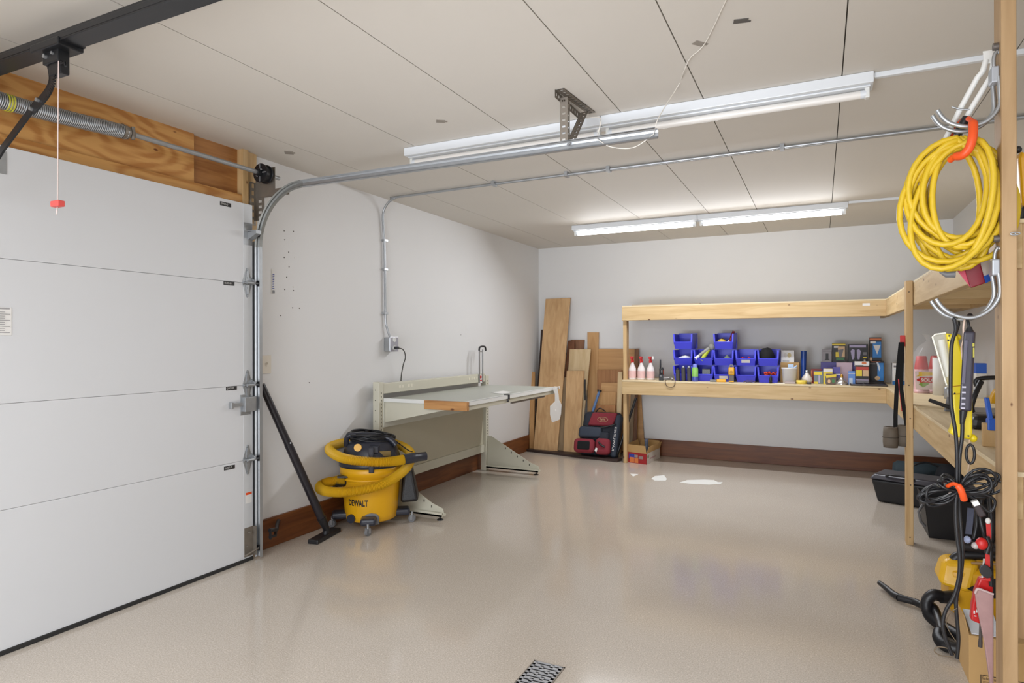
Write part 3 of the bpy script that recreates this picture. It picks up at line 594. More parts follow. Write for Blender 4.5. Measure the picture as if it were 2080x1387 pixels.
obj('clamp_latch', M().obox(V(0, .216, .50), (.035, .03, .17), Matrix(((RH.x, FR.x, 0), (RH.y, FR.y, 0), (0, 0, 1)))).obox(V(.02, .165, .585), (.06, .06, .05), Matrix(((RH.x, FR.x, 0), (RH.y, FR.y, 0), (0, 0, 1)))), mat('charcoal_plastic', (0, 0, 0)), vac, bev=.006)
obj('rating_label', M().obox(V(.08, .170, .545), (.10, .012, .035), Matrix(((RH.x, FR.x, 0), (RH.y, FR.y, 0), (0, 0, 1)))), mat('olive_label', (120, 96, 40), .5), vac, bev=.002)
# hose with ribs
hp = [V(-.185, .10, .345), V(-.25, .12, .345), V(-.325, .11, .325), V(-.335, .15, .302), V(-.26, .23, .296), V(-.12, .285, .304), V(.03, .285, .328), V(.15, .24, .370), V(.25, .13, .43), V(.275, -.03, .50), V(.18, -.20, .55), V(.0, -.265, .575), V(-.18, -.20, .585), V(-.275, -.05, .58), V(-.27, .08, .56), V(-.17, .22, .525), V(0, .275, .50), V(.13, .27, .495), V(.22, .235, .50)]
q = spline(hp, 36); L0 = 0; out = [q[0]]; rr = [.030]
for i in range(1, len(q)):
    L0 += (q[i]-q[i-1]).length; out.append(q[i]); rr.append(.0335 if i % 2 else .0255)
hs = obj('hose', M().tube(out, rr, n=14), yhose, vac)
for p_ in hs.data.polygons: p_.use_smooth = False
obj('hose_cuff', M().tube([V(.215, .237, .50), V(.26, .222, .505), V(.30, .208, .508), V(.305, .205, .508), V(.37, .185, .51)], [.036, .036, .035, .030, .030], n=16), mat('charcoal_plastic', (0, 0, 0)), vac)
obj('hose_port', M().cyl(V(-.16, .07, .335), V(-.25, .115, .338), .040, .036, n=18).obox(V(-.19, .11, .372), (.07, .06, .012), Matrix.Rotation(.6, 3, 'Z')), black, vac)
# dolly base and casters
def rot_z(a): return Matrix.Rotation(a, 3, 'Z')
for ang, nm in ((None, (-2.715, 3.375)), (None, (-2.64, 3.775)), (None, (-3.07, 3.43)), (None, (-3.0, 3.83))):
    c = Vector((nm[0], nm[1], 0)); d = (c-VC).normalized(); an = math.atan2(d.y, d.x)
    lg = obj('caster_arm', M().obox(VC+d*.205+Vector((0, 0, .085)), (.13, .105, .05), rot_z(an)), mat('charcoal_plastic', (0, 0, 0)), vac, bev=.018, seg=3)
    sd = Vector((-d.y, d.x, 0)); ax = (d*.5+sd*.9).normalized()
    obj('caster_fork', M().cyl(c+Vector((0, 0, .045)), c+Vector((0, 0, .078)), .009, n=8).obox(c+ax*.014+Vector((0, 0, .036)), (.004, .02, .034), rot_z(math.atan2(ax.y, ax.x))).obox(c-ax*.014+Vector((0, 0, .036)), (.004, .02, .034), rot_z(math.atan2(ax.y, ax.x))), galv, lg)
    obj('caster_wheel', M().cyl(c-ax*.010+Vector((0, 0, .0255)), c+ax*.010+Vector((0, 0, .0255)), .0255, n=18), greyp, lg)
obj('front_badge', M().prism([(-.052, 0), (.052, 0), (.052, .05), (.035, .072), (0, .08), (-.035, .072), (-.052, .05)], V(-.0, .172, .048), RH, (0, 0, 1), FR, .018), greyp, vac, bev=.004)
obj('drain_cap', M().cyl(V(-.125, .118, .085), V(-.138, .142, .085), .030, n=18), mat('charcoal_plastic', (0, 0, 0)), vac, bev=.004)
R_ = .1935
def bend(a, b_):
    th = -.50+a/R_; zz_ = .196+b_; r = .182+(zz_-.10)*.09+.0015
    return VC+(FR*math.cos(th)+RH*math.sin(th))*r+Vector((0, 0, zz_))
def bendplate(a, b_): return bend(a, b_)-(bend(a, b_)-VC-Vector((0, 0, .2))).normalized()*0
text('DEWALT', (0, 0, 0), (1, 0, 0), (0, 0, 1), .150, .044, stk, vac, bend=bend, bold=.035)
# accessory bag on the right side
ab = thing('accessory_bag', V(.27, -.02, .14), 'black accessory bag hanging on the side of the yellow vacuum', 'bag')
bgm = M().hexa([V(.20, .07, .155), V(.325, .09, .165), V(.345, -.08, .165), V(.21, -.08, .155), V(.222, .07, .41), V(.275, .09, .43), V(.29, -.06, .43), V(.222, -.06, .41)])
obj('body', bgm, mat('black_vinyl', (22, 22, 24), .35, bump=.3, sc=14), ab, bev=.02, seg=3)
obj('button', M().cyl(V(.268, .094, .395), V(.272, .100, .395), .006, n=10), paper, ab)
# ---- extension wand leaning in the corner of the track
wd = thing('vacuum_wand', (-2.9243, 3.1969, 0.0000), 'black vacuum wand leaning on the left wall with its floor nozzle down', 'wand')
w0 = Vector((-2.9300, 3.2404, 0.0522)); w0 = Vector((-2.935, 3.225, .055)); w1 = Vector((-3.0050, 2.9580, 0.6427)); w2_ = Vector((-3.095, 2.832, 1.03))
w1 = w0+(w2_-w0)*.58
obj('upper_tube', M().cyl(w1, w2_, .024, .021, n=16), mat('black_tube', (34, 32, 38), .3), wd)
obj('lower_tube', M().cyl(w0+(w1-w0)*.12, w1+(w2_-w0).normalized()*.03, .0275, .026, n=16), mat('black_tube', (0, 0, 0)), wd)
obj('latch_pin', M().cyl(w1+Vector((.018, -.014, .035)), w1+Vector((.024, -.019, .036)), .005, n=8), galv, wd)
obj('neck', M().cyl(w0, w0+(w1-w0)*.15, .020, .031, n=14), black, wd)
nz = Vector((-2.9434, 3.2225, 0.0000)); d = (Vector((-2.9732, 3.3651, 0.0000))-Vector((-2.9213, 3.1082, 0.0000))).normalized(); an = math.atan2(d.y, d.x)
obj('floor_nozzle', M().obox((nz.x-.005, nz.y, .014), (.29, .075, .028), rot_z(an)).cyl((nz.x, nz.y, .02), w0+Vector((0, 0, .01)), .024, .018, n=12), black, wd, bev=.006)

# ================= BOARDS IN THE CORNER
def wm(n, a, b, **k): return wood(n, a, b, 2, **k)
oak = wm('oak_ply', (206, 168, 122), (186, 146, 100), rough=.6, fine=.8)
oakl = wm('pale_ply', (214, 190, 150), (198, 170, 126), rough=.6, fine=.7)
oakd = wm('golden_board', (196, 152, 100), (176, 130, 78), rough=.55, fine=.7)
brown = wm('brown_plank', (120, 74, 44), (86, 50, 28), rough=.6)
dkb = wm('dark_board', (70, 46, 34), (48, 32, 26), rough=.6)
def lean(label, bl, br_, tl, tr_, th, m, grp=True):
    """board whose front face has corners bl,br (bottom) tl,tr (top); thickness goes back"""
    bl, br_, tl, tr_ = map(Vector, (bl, br_, tl, tr_)); n = (br_-bl).cross(tl-bl).normalized()
    if n.y < 0: n = -n
    mb = M().hexa([bl, br_, br_+n*th, bl+n*th, tl, tr_, tr_+n*th, tl+n*th]); o = obj('board', mb, m, bev=.0015)
    tag(o, label, 'board', 'boards leaning in the far left corner'); return o
lean('tallest pale oak board leaning on the back wall', (-3.035, 6.80, .03), (-2.735, 6.80, .03), (-3.020, 7.14, 1.815), (-2.700, 7.14, 1.815), .018, oak)
lean('narrow golden board leaning at the far left, low and short', (-3.105, 6.84, .03), (-3.045, 6.84, .03), (-3.1735, 6.9900, 0.9283), (-3.1018, 6.9900, 0.9297), .019, oakd)
lean('thin near-black strip standing behind the tallest board', (-3.075, 6.885, .03), (-3.025, 6.885, .03), (-3.092, 7.165, 1.44), (-3.055, 7.165, 1.44), .012, dkb)
lean('reddish brown plank showing between the tallest board and the pale one', (-2.80, 6.94, .03), (-2.62, 6.94, .03), (-2.722, 7.125, 1.305), (-2.64, 7.125, 1.305), .018, brown)
lean('dark brown square-topped plank behind the pale board', (-2.72, 7.02, .03), (-2.57, 7.02, .03), (-2.7068, 7.1680, 1.3145), (-2.5319, 7.1680, 1.3138), .016, wm('umber_plank', (134, 92, 62), (100, 64, 42)))
lean('narrow grey-brown board with a low top beside the tallest board', (-2.7749, 6.8700, -0.0178), (-2.6644, 6.8700, -0.0095), (-2.7452, 7.0200, 0.8707), (-2.6954, 7.0200, 0.8718), .015, wm('grey_board', (176, 150, 116), (156, 130, 98)))
lean('pale cream board, top at mid height behind the short oak board', (-2.7129, 6.9000, -0.0179), (-2.4944, 6.9000, -0.0015), (-2.6901, 7.0900, 1.2028), (-2.4255, 7.0900, 1.2035), .018, oakl)
lean('short oak board in front of the pale cream board', (-2.6732, 6.8300, 0.0076), (-2.4809, 6.8300, 0.0219), (-2.6860, 6.9800, 0.9493), (-2.4724, 6.9800, 0.9531), .018, oak)
lean('narrow golden board standing straight, second tallest in the corner', (-2.4745, 7.1000, 0.0260), (-2.3594, 7.1000, 0.0343), (-2.4961, 7.1720, 1.4016), (-2.3555, 7.1720, 1.4003), .019, oakd)
lean('wide golden panel leaning behind the shelf post', (-2.36, 7.135, .03), (-1.80, 7.135, .03), (-2.3780, 7.1650, 1.2086), (-1.8829, 7.1650, 1.2098), .012, wood('golden_x', (196, 150, 96), (178, 132, 80), 0, rough=.5, fine=.6))
lean('brown panel standing low in front of the wide golden panel', (-2.3486, 7.0850, -0.0086), (-2.0596, 7.0850, 0.0129), (-2.3544, 7.1100, 0.9613), (-2.0586, 7.1100, 0.9664), .014, wm('brown_panel', (170, 120, 74), (146, 98, 56)))
lean('short pale panel behind the backpack, third step down', (-2.3815, 7.0400, -0.0039), (-2.0985, 7.0400, 0.0172), (-2.2878, 7.0700, 0.8155), (-2.0880, 7.0700, 0.8207), .014, wood('step_x', (200, 156, 104), (184, 138, 88), 0, fine=.6))
lean('lowest tan panel right behind the bat handle', (-2.3765, 6.9900, 0.0044), (-2.1125, 6.9900, 0.0240), (-2.3312, 7.0200, 0.7091), (-2.1024, 7.0200, 0.7165), .014, oakd)
lean('small reddish panel just above the backpack', (-2.3891, 6.9400, 0.0113), (-2.0973, 6.9400, 0.0331), (-2.3386, 6.9700, 0.5596), (-2.0935, 6.9700, 0.5697), .014, wm('reddish_panel', (188, 132, 82), (166, 110, 62)))
lean('narrow pale batten standing left of the shelf post', (-2.0741, 6.9000, -0.0582), (-2.0230, 6.9000, -0.0541), (-2.0727, 7.0000, 0.9482), (-2.0211, 7.0000, 0.9492), .02, oakl)
lean('grey-brown batten standing right behind the shelf post', (-1.9495, 7.0000, 0.0069), (-1.9156, 7.0000, 0.0094), (-1.9416, 7.0600, 0.6965), (-1.8905, 7.0600, 0.6982), .02, wm('grey_batten', (150, 128, 100), (124, 102, 76)))
lean('dark brown batten standing just right of the shelf post', (-1.9125, 7.0300, 0.0048), (-1.8730, 7.0300, 0.0078), (-1.9056, 7.1000, 1.2105), (-1.8601, 7.1000, 1.2106), .02, wm('umber_plank', (0, 0, 0), (0, 0, 0)))
dk = M().hexa([(-3.115, 6.78, 0), (-1.96, 6.575, 0), (-1.94, 6.70, 0), (-3.115, 6.97, 0), (-3.115, 6.78, .028), (-1.96, 6.575, .028), (-1.94, 6.70, .028), (-3.115, 6.97, .028)])
o = obj('floor_plank', dk, wood('dark_plank_x', (62, 46, 42), (42, 32, 30), 0), bev=.003); tag(o, 'long dark plank lying on the floor under the leaning boards', 'plank')
st = thing('black_stick', (-1.9, 6.9, .03), 'thin black stick leaning behind the shelf post', 'stick')
obj('rod', M().cyl(Vector((-1.9095, 6.8000, 0.3823))+(Vector((-1.9095, 6.8000, 0.3823))-Vector((-1.8260, 6.8600, 0.6720)))*1.12, (-1.8260, 6.8600, 0.6720), .014, n=10), black, st)
sl_ = M().box(*(lambda a, b_: (a[0], b_[0], a[1]-.002, a[1], b_[2], a[2]))((-2.4508, 6.9350, 0.8532), (-2.4335, 6.9350, 0.6155)))
o = obj('black_slit', sl_, black); tag(o, 'short thin black strip against the pale cream board', 'strip')

# ================= BACKPACK
bk = thing('backpack', (-2.19, 6.70, .03), 'maroon and black equipment backpack slumped against the corner boards', 'backpack')
BR = Vector((.985, .05, 0)).normalized(); lean_ = Matrix.Rotation(-.26, 3, 'X')
def B(x, y, z): return Vector((-2.20, 6.66, .03))+Matrix.Rotation(.10, 3, 'Z')@(lean_@Vector((x, y, z)))
def bbox(nm, x0, x1, y0, y1, z0, z1, m, bev=.03, dx=0, label=None, sub=0):
    mb = M().hexa([B(x0, y0, z0), B(x1, y0, z0), B(x1, y1, z0), B(x0, y1, z0), B(x0+dx, y0, z1), B(x1+dx, y0, z1), B(x1+dx, y1, z1), B(x0+dx, y1, z1)])
    o = obj(nm, mb, m, bk, bev=bev, seg=4, label=label)
    for p in o.data.polygons: p.use_smooth = True
    return o
bbox('main_body', -.225, .20, 0, .14, .02, .50, darkfab, .05, .04)
fp = bbox('top_flap', -.13, .15, -.035, .03, .335, .485, maroon, .02, .05)
lg = mat('tan_print', (198, 170, 130), .7)
U_ = (B(0, 0, 1)-B(0, 0, 0)).normalized(); R2 = (B(1, 0, 0)-B(0, 0, 0)).normalized()
rg = M().tube([B(.04+.058*math.cos(a*PI/12), -.038, .405+.026*math.sin(a*PI/12)) for a in range(24)], .0022, n=5, closed=True).tube([B(.04-.03+.0045*i, -.038, .405+.014*math.sin(i*1.4)) for i in range(14)], .003, n=5)
obj('round_emblem', rg, lg, fp)
bbox('front_pocket', -.225, .03, -.07, .03, .20, .32, mat('slate_fabric', (50, 58, 72), .75, bump=.3, sc=30), .03, .01)
bbox('helmet_pouch', -.265, -.03, -.09, .03, .03, .185, maroon, .045)
pk = bbox('pouch_opening', -.225, -.07, -.096, -.05, .055, .16, mat('inner_black', (14, 14, 16), .9), .03)
bbox('side_pocket', -.025, .14, -.085, .04, .02, .20, maroon, .045)
bbox('flap_pocket', .0, .12, -.06, .0, .17, .27, darkfab, .03)
bbox('side_sleeve', .135, .205, -.03, .12, .0, .47, mat('slate_fabric', (0, 0, 0)), .03, .04, label='padded side sleeve with white lettering')
text('RAWLINES', (0, 0, 0), (1, 0, 0), (0, 0, 1), .26, .022, paper, bk, bend=lambda a, b_: B(.178+b_+(a)*.09, -.034, .20+a))
obj('strap', M().tube(spline([B(-.16, -.04, .33), B(-.02, -.05, .31), B(.10, -.05, .33), B(.19, -.03, .36)], 5), .008, n=6).tube(spline([B(.02, -.09, .15), B(.05, -.10, .12), B(.09, -.09, .1)], 4), .010, n=6).tube(spline([B(-.05, .0, .49), B(.0, -.03, .53), B(.06, 0, .50)], 5), .007, n=6), black, bk)
obj('white_tag', M().hexa([B(-.018, -.103, .055), B(0, -.103, .04), B(.004, -.10, .04), B(-.014, -.10, .055), B(-.006, -.103, .09), B(.012, -.103, .08), B(.014, -.10, .08), B(-.004, -.10, .09)]), paper, bk)
bt = thing('baseball_bat', (-2.2902, 6.8600, 0.5326), 'blue baseball bat handle with a black knob sticking out of the backpack', 'bat')
p0 = Vector((-2.3269, 6.8650, 0.4970)); p1 = Vector((-2.2563, 6.9000, 0.7369)); p2_ = p0-(p1-p0)*1.2
obj('handle', M().cyl(p0, p1, .016, .015, n=14), mat('blue_grip', (92, 122, 168), .5, var=.3, sc=40), bt)
obj('knob', M().cyl(p1-(p1-p0).normalized()*.012, p1+(p1-p0).normalized()*.006, .026, n=14), black, bt)
obj('barrel', M().cyl(p2_, p0, .026, .0165, n=14), black, bt)

# ================= CARTON BY THE SHELF POST
cb = thing('open_carton', (-1.74, 6.85, 0), 'open cardboard carton with red printed end under the back shelf', 'carton')
q0 = Vector((-1.8795, 6.6513, 0.0000)); q1 = Vector((-1.6471, 6.5948, 0.0000)); q2 = Vector((-1.6020, 7.1041, 0.0000)); q2 = q1+(q2-q1).normalized()*.44; q3 = q0+(q2-q1)
q0.z = q1.z = q2.z = q3.z = 0
hh = .118; up = Vector((0, 0, 1)); u01 = (q1-q0).normalized(); v12 = (q2-q1).normalized()
w = M(); t = .004
for a, c, n_ in ((q0, q1, v12), (q1, q2, -u01), (q2, q3, -v12), (q3, q0, u01)):
    w.hexa([a, c, c+n_*t, a+n_*t, a+up*hh, c+up*hh, c+n_*t+up*hh, a+n_*t+up*hh])
obj('wall', w, card, cb); obj('base', M().hexa([q0, q1, q2, q3]+[p+up*t for p in (q0, q1, q2, q3)]), card, cb)
def flap(a, c, out, rise, ins, nm='flap'):
    a = a+up*(hh-.004); c = c+up*(hh-.004); d = (c-a).normalized(); a2 = a+out+up*rise+d*ins; c2 = c+out+up*rise-d*ins; n_ = (c-a).cross(a2-a).normalized()*.003
    obj(nm, M().hexa([a, c, c+n_, a+n_, a2, c2, c2+n_, a2+n_]), card, cb)
flap(q0, q1, -v12*.02, .082, .004); flap(q1, q2, u01*.025, .072, .004); flap(q2, q3, v12*.02, .075, .01); flap(q3, q0, -u01*.02, .07, .02)
pr = panelart('printed_end', q0-v12*.001, u01, up, [(0, 0, .24, .112, 0), (.035, .045, .10, .095, 1), (.045, .005, .095, .06, 2), (.10, .005, .145, .055, 2), (.15, .05, .20, .08, 3), (.10, .06, .14, .09, 3), (.0, 0, .02, .112, 4)], [mat('carton_red', (158, 30, 34), .6), mat('carton_blue', (52, 66, 160), .6), mat('carton_orange', (214, 122, 62), .6), mat('carton_grey', (150, 130, 124), .6), mat('carton_dark', (60, 30, 60), .6)], cb)
panelart('printed_side', q1+u01*.001, v12, up, [(0, 0, .44, .112, 0), (0, 0, .012, .112, 2), (.03, .06, .07, .09, 1), (.10, .04, .3, .055, 3)], [mat('carton_white', (206, 196, 186), .7), mat('carton_green', (90, 120, 70), .6), mat('carton_red', (0, 0, 0)), mat('carton_print', (184, 150, 146), .7)], cb)
cc = (q0+q1+q2+q3)/4
btl = thing('plastic_bottle', cc+Vector((0, 0, .006)), 'clear blue plastic bottle standing in the open carton', 'bottle')
bc = Vector((-1.7127, 6.8600, 0.2088)); bc.z = .006
obj('body', M().lathe([(0, 0), (.03, 0), (.032, .02), (.032, .12), (.02, .16), (.02, .20), (0, .20)], bc, 16), mat('blue_clear', (110, 130, 160), .15, alpha=.7), btl)
obj('cap', M().lathe([(.021, .195), (.022, .225), (0, .226)], bc, 14), mat('slate_cap', (104, 112, 136), .4), btl)
bag = obj('crumpled_bag', M().blob((cc.x-.04, cc.y-.06, .066), (.07, .075, .06), 12, .12), mat('white_bag', (214, 212, 210), .5)); tag(bag, 'crumpled white plastic bag inside the open carton', 'bag')

# ================= LUMBER SHELF (L-shaped, two decks)
SF = 6.55; SX = .488; XB = .526
shelf = thing('corner_shelf', (-.5, 6.9, 0), 'L-shaped pine lumber shelf with two decks along the back and right walls', 'shelf')
for z0, z1, nm in ((.733, .868, 0), (1.514, 1.655, 1)):
    obj('front_beam', M().box(-1.893, XB, SF, SF+.038, z0, z1), pine_x, shelf, bev=.003)
    obj('side_beam', M().box(XB, XB+.038, 2.46, YB-.02, z0, z1), pine_y, shelf, bev=.003)
    obj('rear_ledger', M().box(-1.893, XB, YB-.04, YB-.002, z0+.04, z1), pine_x, shelf)
    obj('wall_ledger', M().box(XR-.04, XR-.002, 2.46, YB-.04, z0+.04, z1), pine_y, shelf)
    for x in (-1.893, -1.25, -.62, 0.0):
        obj('joist', M().box(x, x+.038, SF+.038, YB-.04, z0+.04, z1), pine_y, shelf)
    for y in (3.2, 3.95, 4.79, 5.5, 6.2):
        obj('joist', M().box(XB+.038, XR-.04, y, y+.038, z0+.04, z1), pine_x, shelf)
obj('deck_board', M().box(-1.895, XB+.0, SF-.002, YB-.003, .868, .885), ply_x, shelf, bev=.001)
obj('deck_board', M().box(XB, XR-.003, 4.58, YB-.003, .868, .885), ply_x, shelf, bev=.001)
obj('deck_board', M().box(XB, XR-.003, 2.46, 4.577, .866, .881), wood('ply_y', (222, 204, 168), (206, 184, 146), 1), shelf, bev=.001)
obj('deck_board', M().box(-1.895, XB, SF+.0, YB-.003, 1.655, 1.668), ply_x, shelf, bev=.001)
obj('deck_board', M().box(XB, XR-.003, 2.46, YB-.003, 1.655, 1.668), ply_x, shelf, bev=.001)
obj('post', M().box(-1.893, -1.855, SF+.038, SF+.127, 0, 1.514), pine_z, shelf, bev=.003)
obj('post', M().box(SX-.002, SX+.036, 4.70, 4.788, 0, 1.672), pine_z, shelf, bev=.003)
obj('end_panel', M().box(.545, XR-.003, 2.475, 2.493, .36, 1.655), wood('end_panel_z', (190, 156, 114), (170, 134, 92), 2), shelf, bev=.001)
scr = M()
for z in (.05, .38, .80, 1.01, 1.60): scr.cyl((SX+.012+.012*(z*7 % 1), 4.699, z), (SX+.012+.012*(z*7 % 1), 4.702, z), .0045, n=8)
obj('screw_head', scr, mat('screw_dark', (96, 76, 54), .5, .4), shelf, kind='stuff')
ssl = obj('loose_batten', M().box(-1.80, -1.10, 6.60, 6.66, 1.668, 1.680), wood('grey_slat', (176, 160, 140), (150, 134, 114), 0)); tag(ssl, 'thin grey slat lying on top of the back shelf near its left end', 'slat')
lb = obj('white_label', M().box((0.3414, 6.5490, 1.6229)[0], (0.3997, 6.5490, 1.6213)[0], SF-.0016, SF-.0002, (0.3414, 6.5490, 1.6095)[2], (0.3414, 6.5490, 1.6318)[2]), paper, shelf)
# near stud
sd_ = struct(thing('trim_3', (.51, 2.41, 0)))
obj('stud', M().box(.4925, .5305, 2.37, 2.459, 0, H), wood('stud_z', (184, 152, 112), (162, 130, 90), 2, knots=.05, fine=.8), sd_, bev=.003)
obj('screw_eye', M().tube([(.522+.012*math.cos(a*PI/6), 2.355, (0.5228, 2.3700, 1.6085)[2]+.004*math.sin(a*PI/6)) for a in range(12)], .002, n=5, closed=True).cyl((.522, 2.37, (0.5228, 2.3700, 1.6085)[2]), (.522, 2.352, (0.5228, 2.3700, 1.6085)[2]), .002, n=6), galv, sd_)

# ================= THINGS ON THE BACK SHELF
Z = .885
# spray bottles
def spray(x, y, label):
    b = thing('spray_bottle', (x, y, Z), label, 'bottle', 'spray bottles on the back shelf')
    obj('bottle', M().lathe([(0, 0), (.038, 0), (.041, .01), (.041, .10), (.036, .125), (.018, .165), (.014, .185), (0, .185)], (x, y, Z), 20), mat('pale_pink_bottle', (230, 222, 220), .35), b, bev=0)
    obj('label_band', M().lathe([(.0416, .02), (.0418, .095)], (x, y, Z), 20), mat('pink_label', (226, 188, 184), .6, var=.12, sc=60), b)
    obj('trigger_head', M().cyl((x, y, Z+.183), (x, y, Z+.205), .017, n=12).box(x-.014, x+.012, y-.038, y+.022, Z+.222, Z+.248).cyl((x, y, Z+.205), (x, y, Z+.225), .012, n=10).cyl((x, y-.036, Z+.235), (x, y-.046, Z+.235), .008, n=8).prism([(0, 0), (.008, 0), (.014, -.045), (.006, -.045)], (x-.005, y-.03, Z+.225), (0, -1, 0), (0, 0, 1), (1, 0, 0), .01), red, b, bev=.002)
    return b
spray(-1.812, 6.66, 'leftmost red-topped white spray bottle on the back shelf')
spray(-1.715, 6.66, 'middle one of the three red-topped spray bottles on the shelf')
s3 = spray(-1.617, 6.66, 'right one of the three spray bottles, its trigger half white')
obj('white_trigger', M().cyl((-1.590, 6.65, Z+.22), (-1.590, 6.65, Z+.25), .012, n=10), white, s3)
# two-way radios
def radio(x, y, h, label, m2=orange):
    r = thing('two_way_radio', (x, y, Z), label, 'radio')
    obj('body', M().box(x-.022, x+.022, y-.015, y+.015, Z, Z+h*.56), black, r, bev=.004)
    obj('antenna', M().cyl((x-.012, y, Z+h*.55), (x-.012, y, Z+h), .009, .007, n=10), black, r)
    obj('knob', M().cyl((x+.012, y, Z+h*.55), (x+.012, y, Z+h*.62), .006, n=8), black, r)
    obj('side_grip', M().box(x+.020, x+.0235, y-.012, y+.012, Z+h*.15, Z+h*.5), m2, r)
    obj('screen', M().box(x-.012, x+.012, y-.016, y-.0145, Z+h*.36, Z+h*.48), greyp, r); return r
radio(-1.510, 6.70, .215, 'tall black radio with an orange side behind the small one'); radio(-1.492, 6.605, .115, 'small dark radio at the shelf edge right of the spray bottles', greyp)
cl_ = thing('cable_coil', (-1.46, 6.78, Z), 'loose grey cable lying flat left of the blue bins', 'cable')
obj('cable', M().tube(spline([(-1.53, 6.76, Z+.008), (-1.48, 6.85, Z+.008), (-1.42, 6.78, Z+.02), (-1.44, 6.70, Z+.008), (-1.52, 6.68, Z+.008), (-1.47, 6.78, Z+.012), (-1.40, 6.69, Z+.03), (-1.38, 6.64, Z+.008)], 6), .006, n=7), greyp, cl_)
obj('loose_end', M().tube(spline([(-1.49, 6.70, Z+.02), (-1.43, 6.74, Z+.022), (-1.38, 6.62, Z+.022)], 5), .005, n=6), paper, cl_)
gl = obj('glasses_strap', M().tube(spline([(-1.435, 6.575, Z+.005), (-1.437, 6.547, Z-.005), (-1.425, 6.543, Z-.045), (-1.40, 6.542, Z-.06), (-1.37, 6.542, Z-.062), (-1.345, 6.543, Z-.045), (-1.337, 6.547, Z-.005), (-1.340, 6.575, Z+.005)], 5), .004, n=6), mat('brown_wire', (112, 92, 70), .5)); tag(gl, 'thin brown loop hanging over the front shelf edge', 'loop')

# stackable bins
BW, BD, BHt = .198, .30, .163
def make_bin(loc, label, lab=False, kind=0):
    x, y, z = loc
    b = thing('storage_bin', (x, y, z), label, 'bin', 'blue stacking bins on the back shelf')
    t = .004; hw = BW/2; bw = BW/2-.016; m = M()
    m.hexa([(x-bw, y+.03, z), (x+bw, y+.03, z), (x+bw, y+BD, z), (x-bw, y+BD, z), (x-bw, y+.03, z+t), (x+bw, y+.03, z+t), (x+bw, y+BD, z+t), (x-bw, y+BD, z+t)])
    m.box(x-hw, x+hw, y+BD-t, y+BD, z+t, z+BHt)
    for s in (-1, 1):
        m.hexa([(x+s*bw, y+.03, z), (x+s*(bw-t), y+.03, z), (x+s*(bw-t), y+BD, z), (x+s*bw, y+BD, z), (x+s*hw, y, z+BHt-.01), (x+s*(hw-t), y, z+BHt-.01), (x+s*(hw-t), y+BD, z+BHt-.01), (x+s*hw, y+BD, z+BHt-.01)])
        m.hexa([(x+s*(bw+.01), y+.012, z+.05), (x+s*(bw-.006), y+.012, z+.05), (x+s*(bw-.006), y+.02, z+.05), (x+s*(bw+.01), y+.02, z+.05), (x+s*hw, y-.001, z+BHt-.01), (x+s*(hw-.016), y-.001, z+BHt-.01), (x+s*(hw-.016), y+.008, z+BHt-.01), (x+s*hw, y+.008, z+BHt-.01)])
    obj('tub', m, blue, b, bev=.0015, seg=1)
    m2 = M().hexa([(x-bw, y+.03, z+.002), (x+bw, y+.03, z+.002), (x+bw, y+.034, z+.002), (x-bw, y+.034, z+.002), (x-bw-.008, y-.004, z+.070), (x+bw+.008, y-.004, z+.070), (x+bw+.008, y+.002, z+.074), (x-bw-.008, y+.002, z+.074)])
    obj('front_lip', m2, blue, b, bev=.0015, seg=1)
    if lab: obj('label_card', M().hexa([(x-.04, y+.0095, z+.028), (x+.04, y+.0095, z+.028), (x+.04, y+.0115, z+.028), (x-.04, y+.0115, z+.028), (x-.04, y-.0065, z+.060), (x+.04, y-.0065, z+.060), (x+.04, y-.0045, z+.060), (x-.04, y-.0045, z+.060)]), paper, b)
    return b
cx_ = [-1.278, -1.076, -.877, -.667, -.462]; dz = .1645; yb = 6.635
nm = ['first', 'second', 'third', 'fourth', 'fifth']
desc = {(0, 2): 'topmost blue bin of the left stack, empty', (2, 2): 'topmost blue bin of the middle stack, with yellow wrappers',
 (0, 1): 'middle blue bin of the leftmost stack, white papers inside', (1, 1): 'upper blue bin holding a yellow-green and grey tool', (2, 1): 'middle blue bin of the three-high middle stack',
 (3, 1): 'upper blue bin with a white label and red bits', (4, 1): 'upper right blue bin filled by a black bundle',
 (0, 0): 'lowest blue bin at far left, behind black holders', (1, 0): 'lowest blue bin with a grey box, behind the spray can', (2, 0): 'lowest blue bin with white label under the middle stack',
 (3, 0): 'lowest blue bin right of the yellow multi-tool, dark inside', (4, 0): 'lowest blue bin at far right full of red bits'}
for (c, r), d in desc.items(): make_bin((cx_[c], yb+(.02 if c == 1 else 0), Z+r*dz), d, (c, r) in ((2, 0), (3, 1)))
def bz(r): return Z+r*dz+.0045
def sm(name, label, cat, mb, m, group=None, **k): o = obj(name, mb, m, **k); tag(o, label, cat, group); return o
sm('wrapper', 'yellow crumpled wrapper in the top middle blue bin', 'wrapper', M().blob((-.905, yb+.10, bz(2)+.05), (.055, .07, .05), 8, .2), mat('yellow_wrap', (206, 176, 70), .4, var=.3, sc=60))
sm('pliers_handle', 'dark red tool handle sticking out of the top middle bin', 'tool', M().tube(spline([(-.83, yb+.06, bz(2)+.02), (-.815, yb+.07, bz(2)+.10), (-.785, yb+.08, bz(2)+.175)], 5), [.010]*4+[.013]*7, n=8), mat('dark_red', (120, 28, 32), .4))
sm('white_scrap', 'white crumpled scrap beside the wrapper in the top middle bin', 'scrap', M().blob((-.835, yb+.05, bz(2)+.042), (.032, .03, .040), 7, .2), paper)
sm('paper_pile', 'white papers heaped in the middle bin of the left stack', 'paper', M().blob((-1.278, yb+.10, bz(1)+.045), (.075, .08, .045), 9, .15), paper)
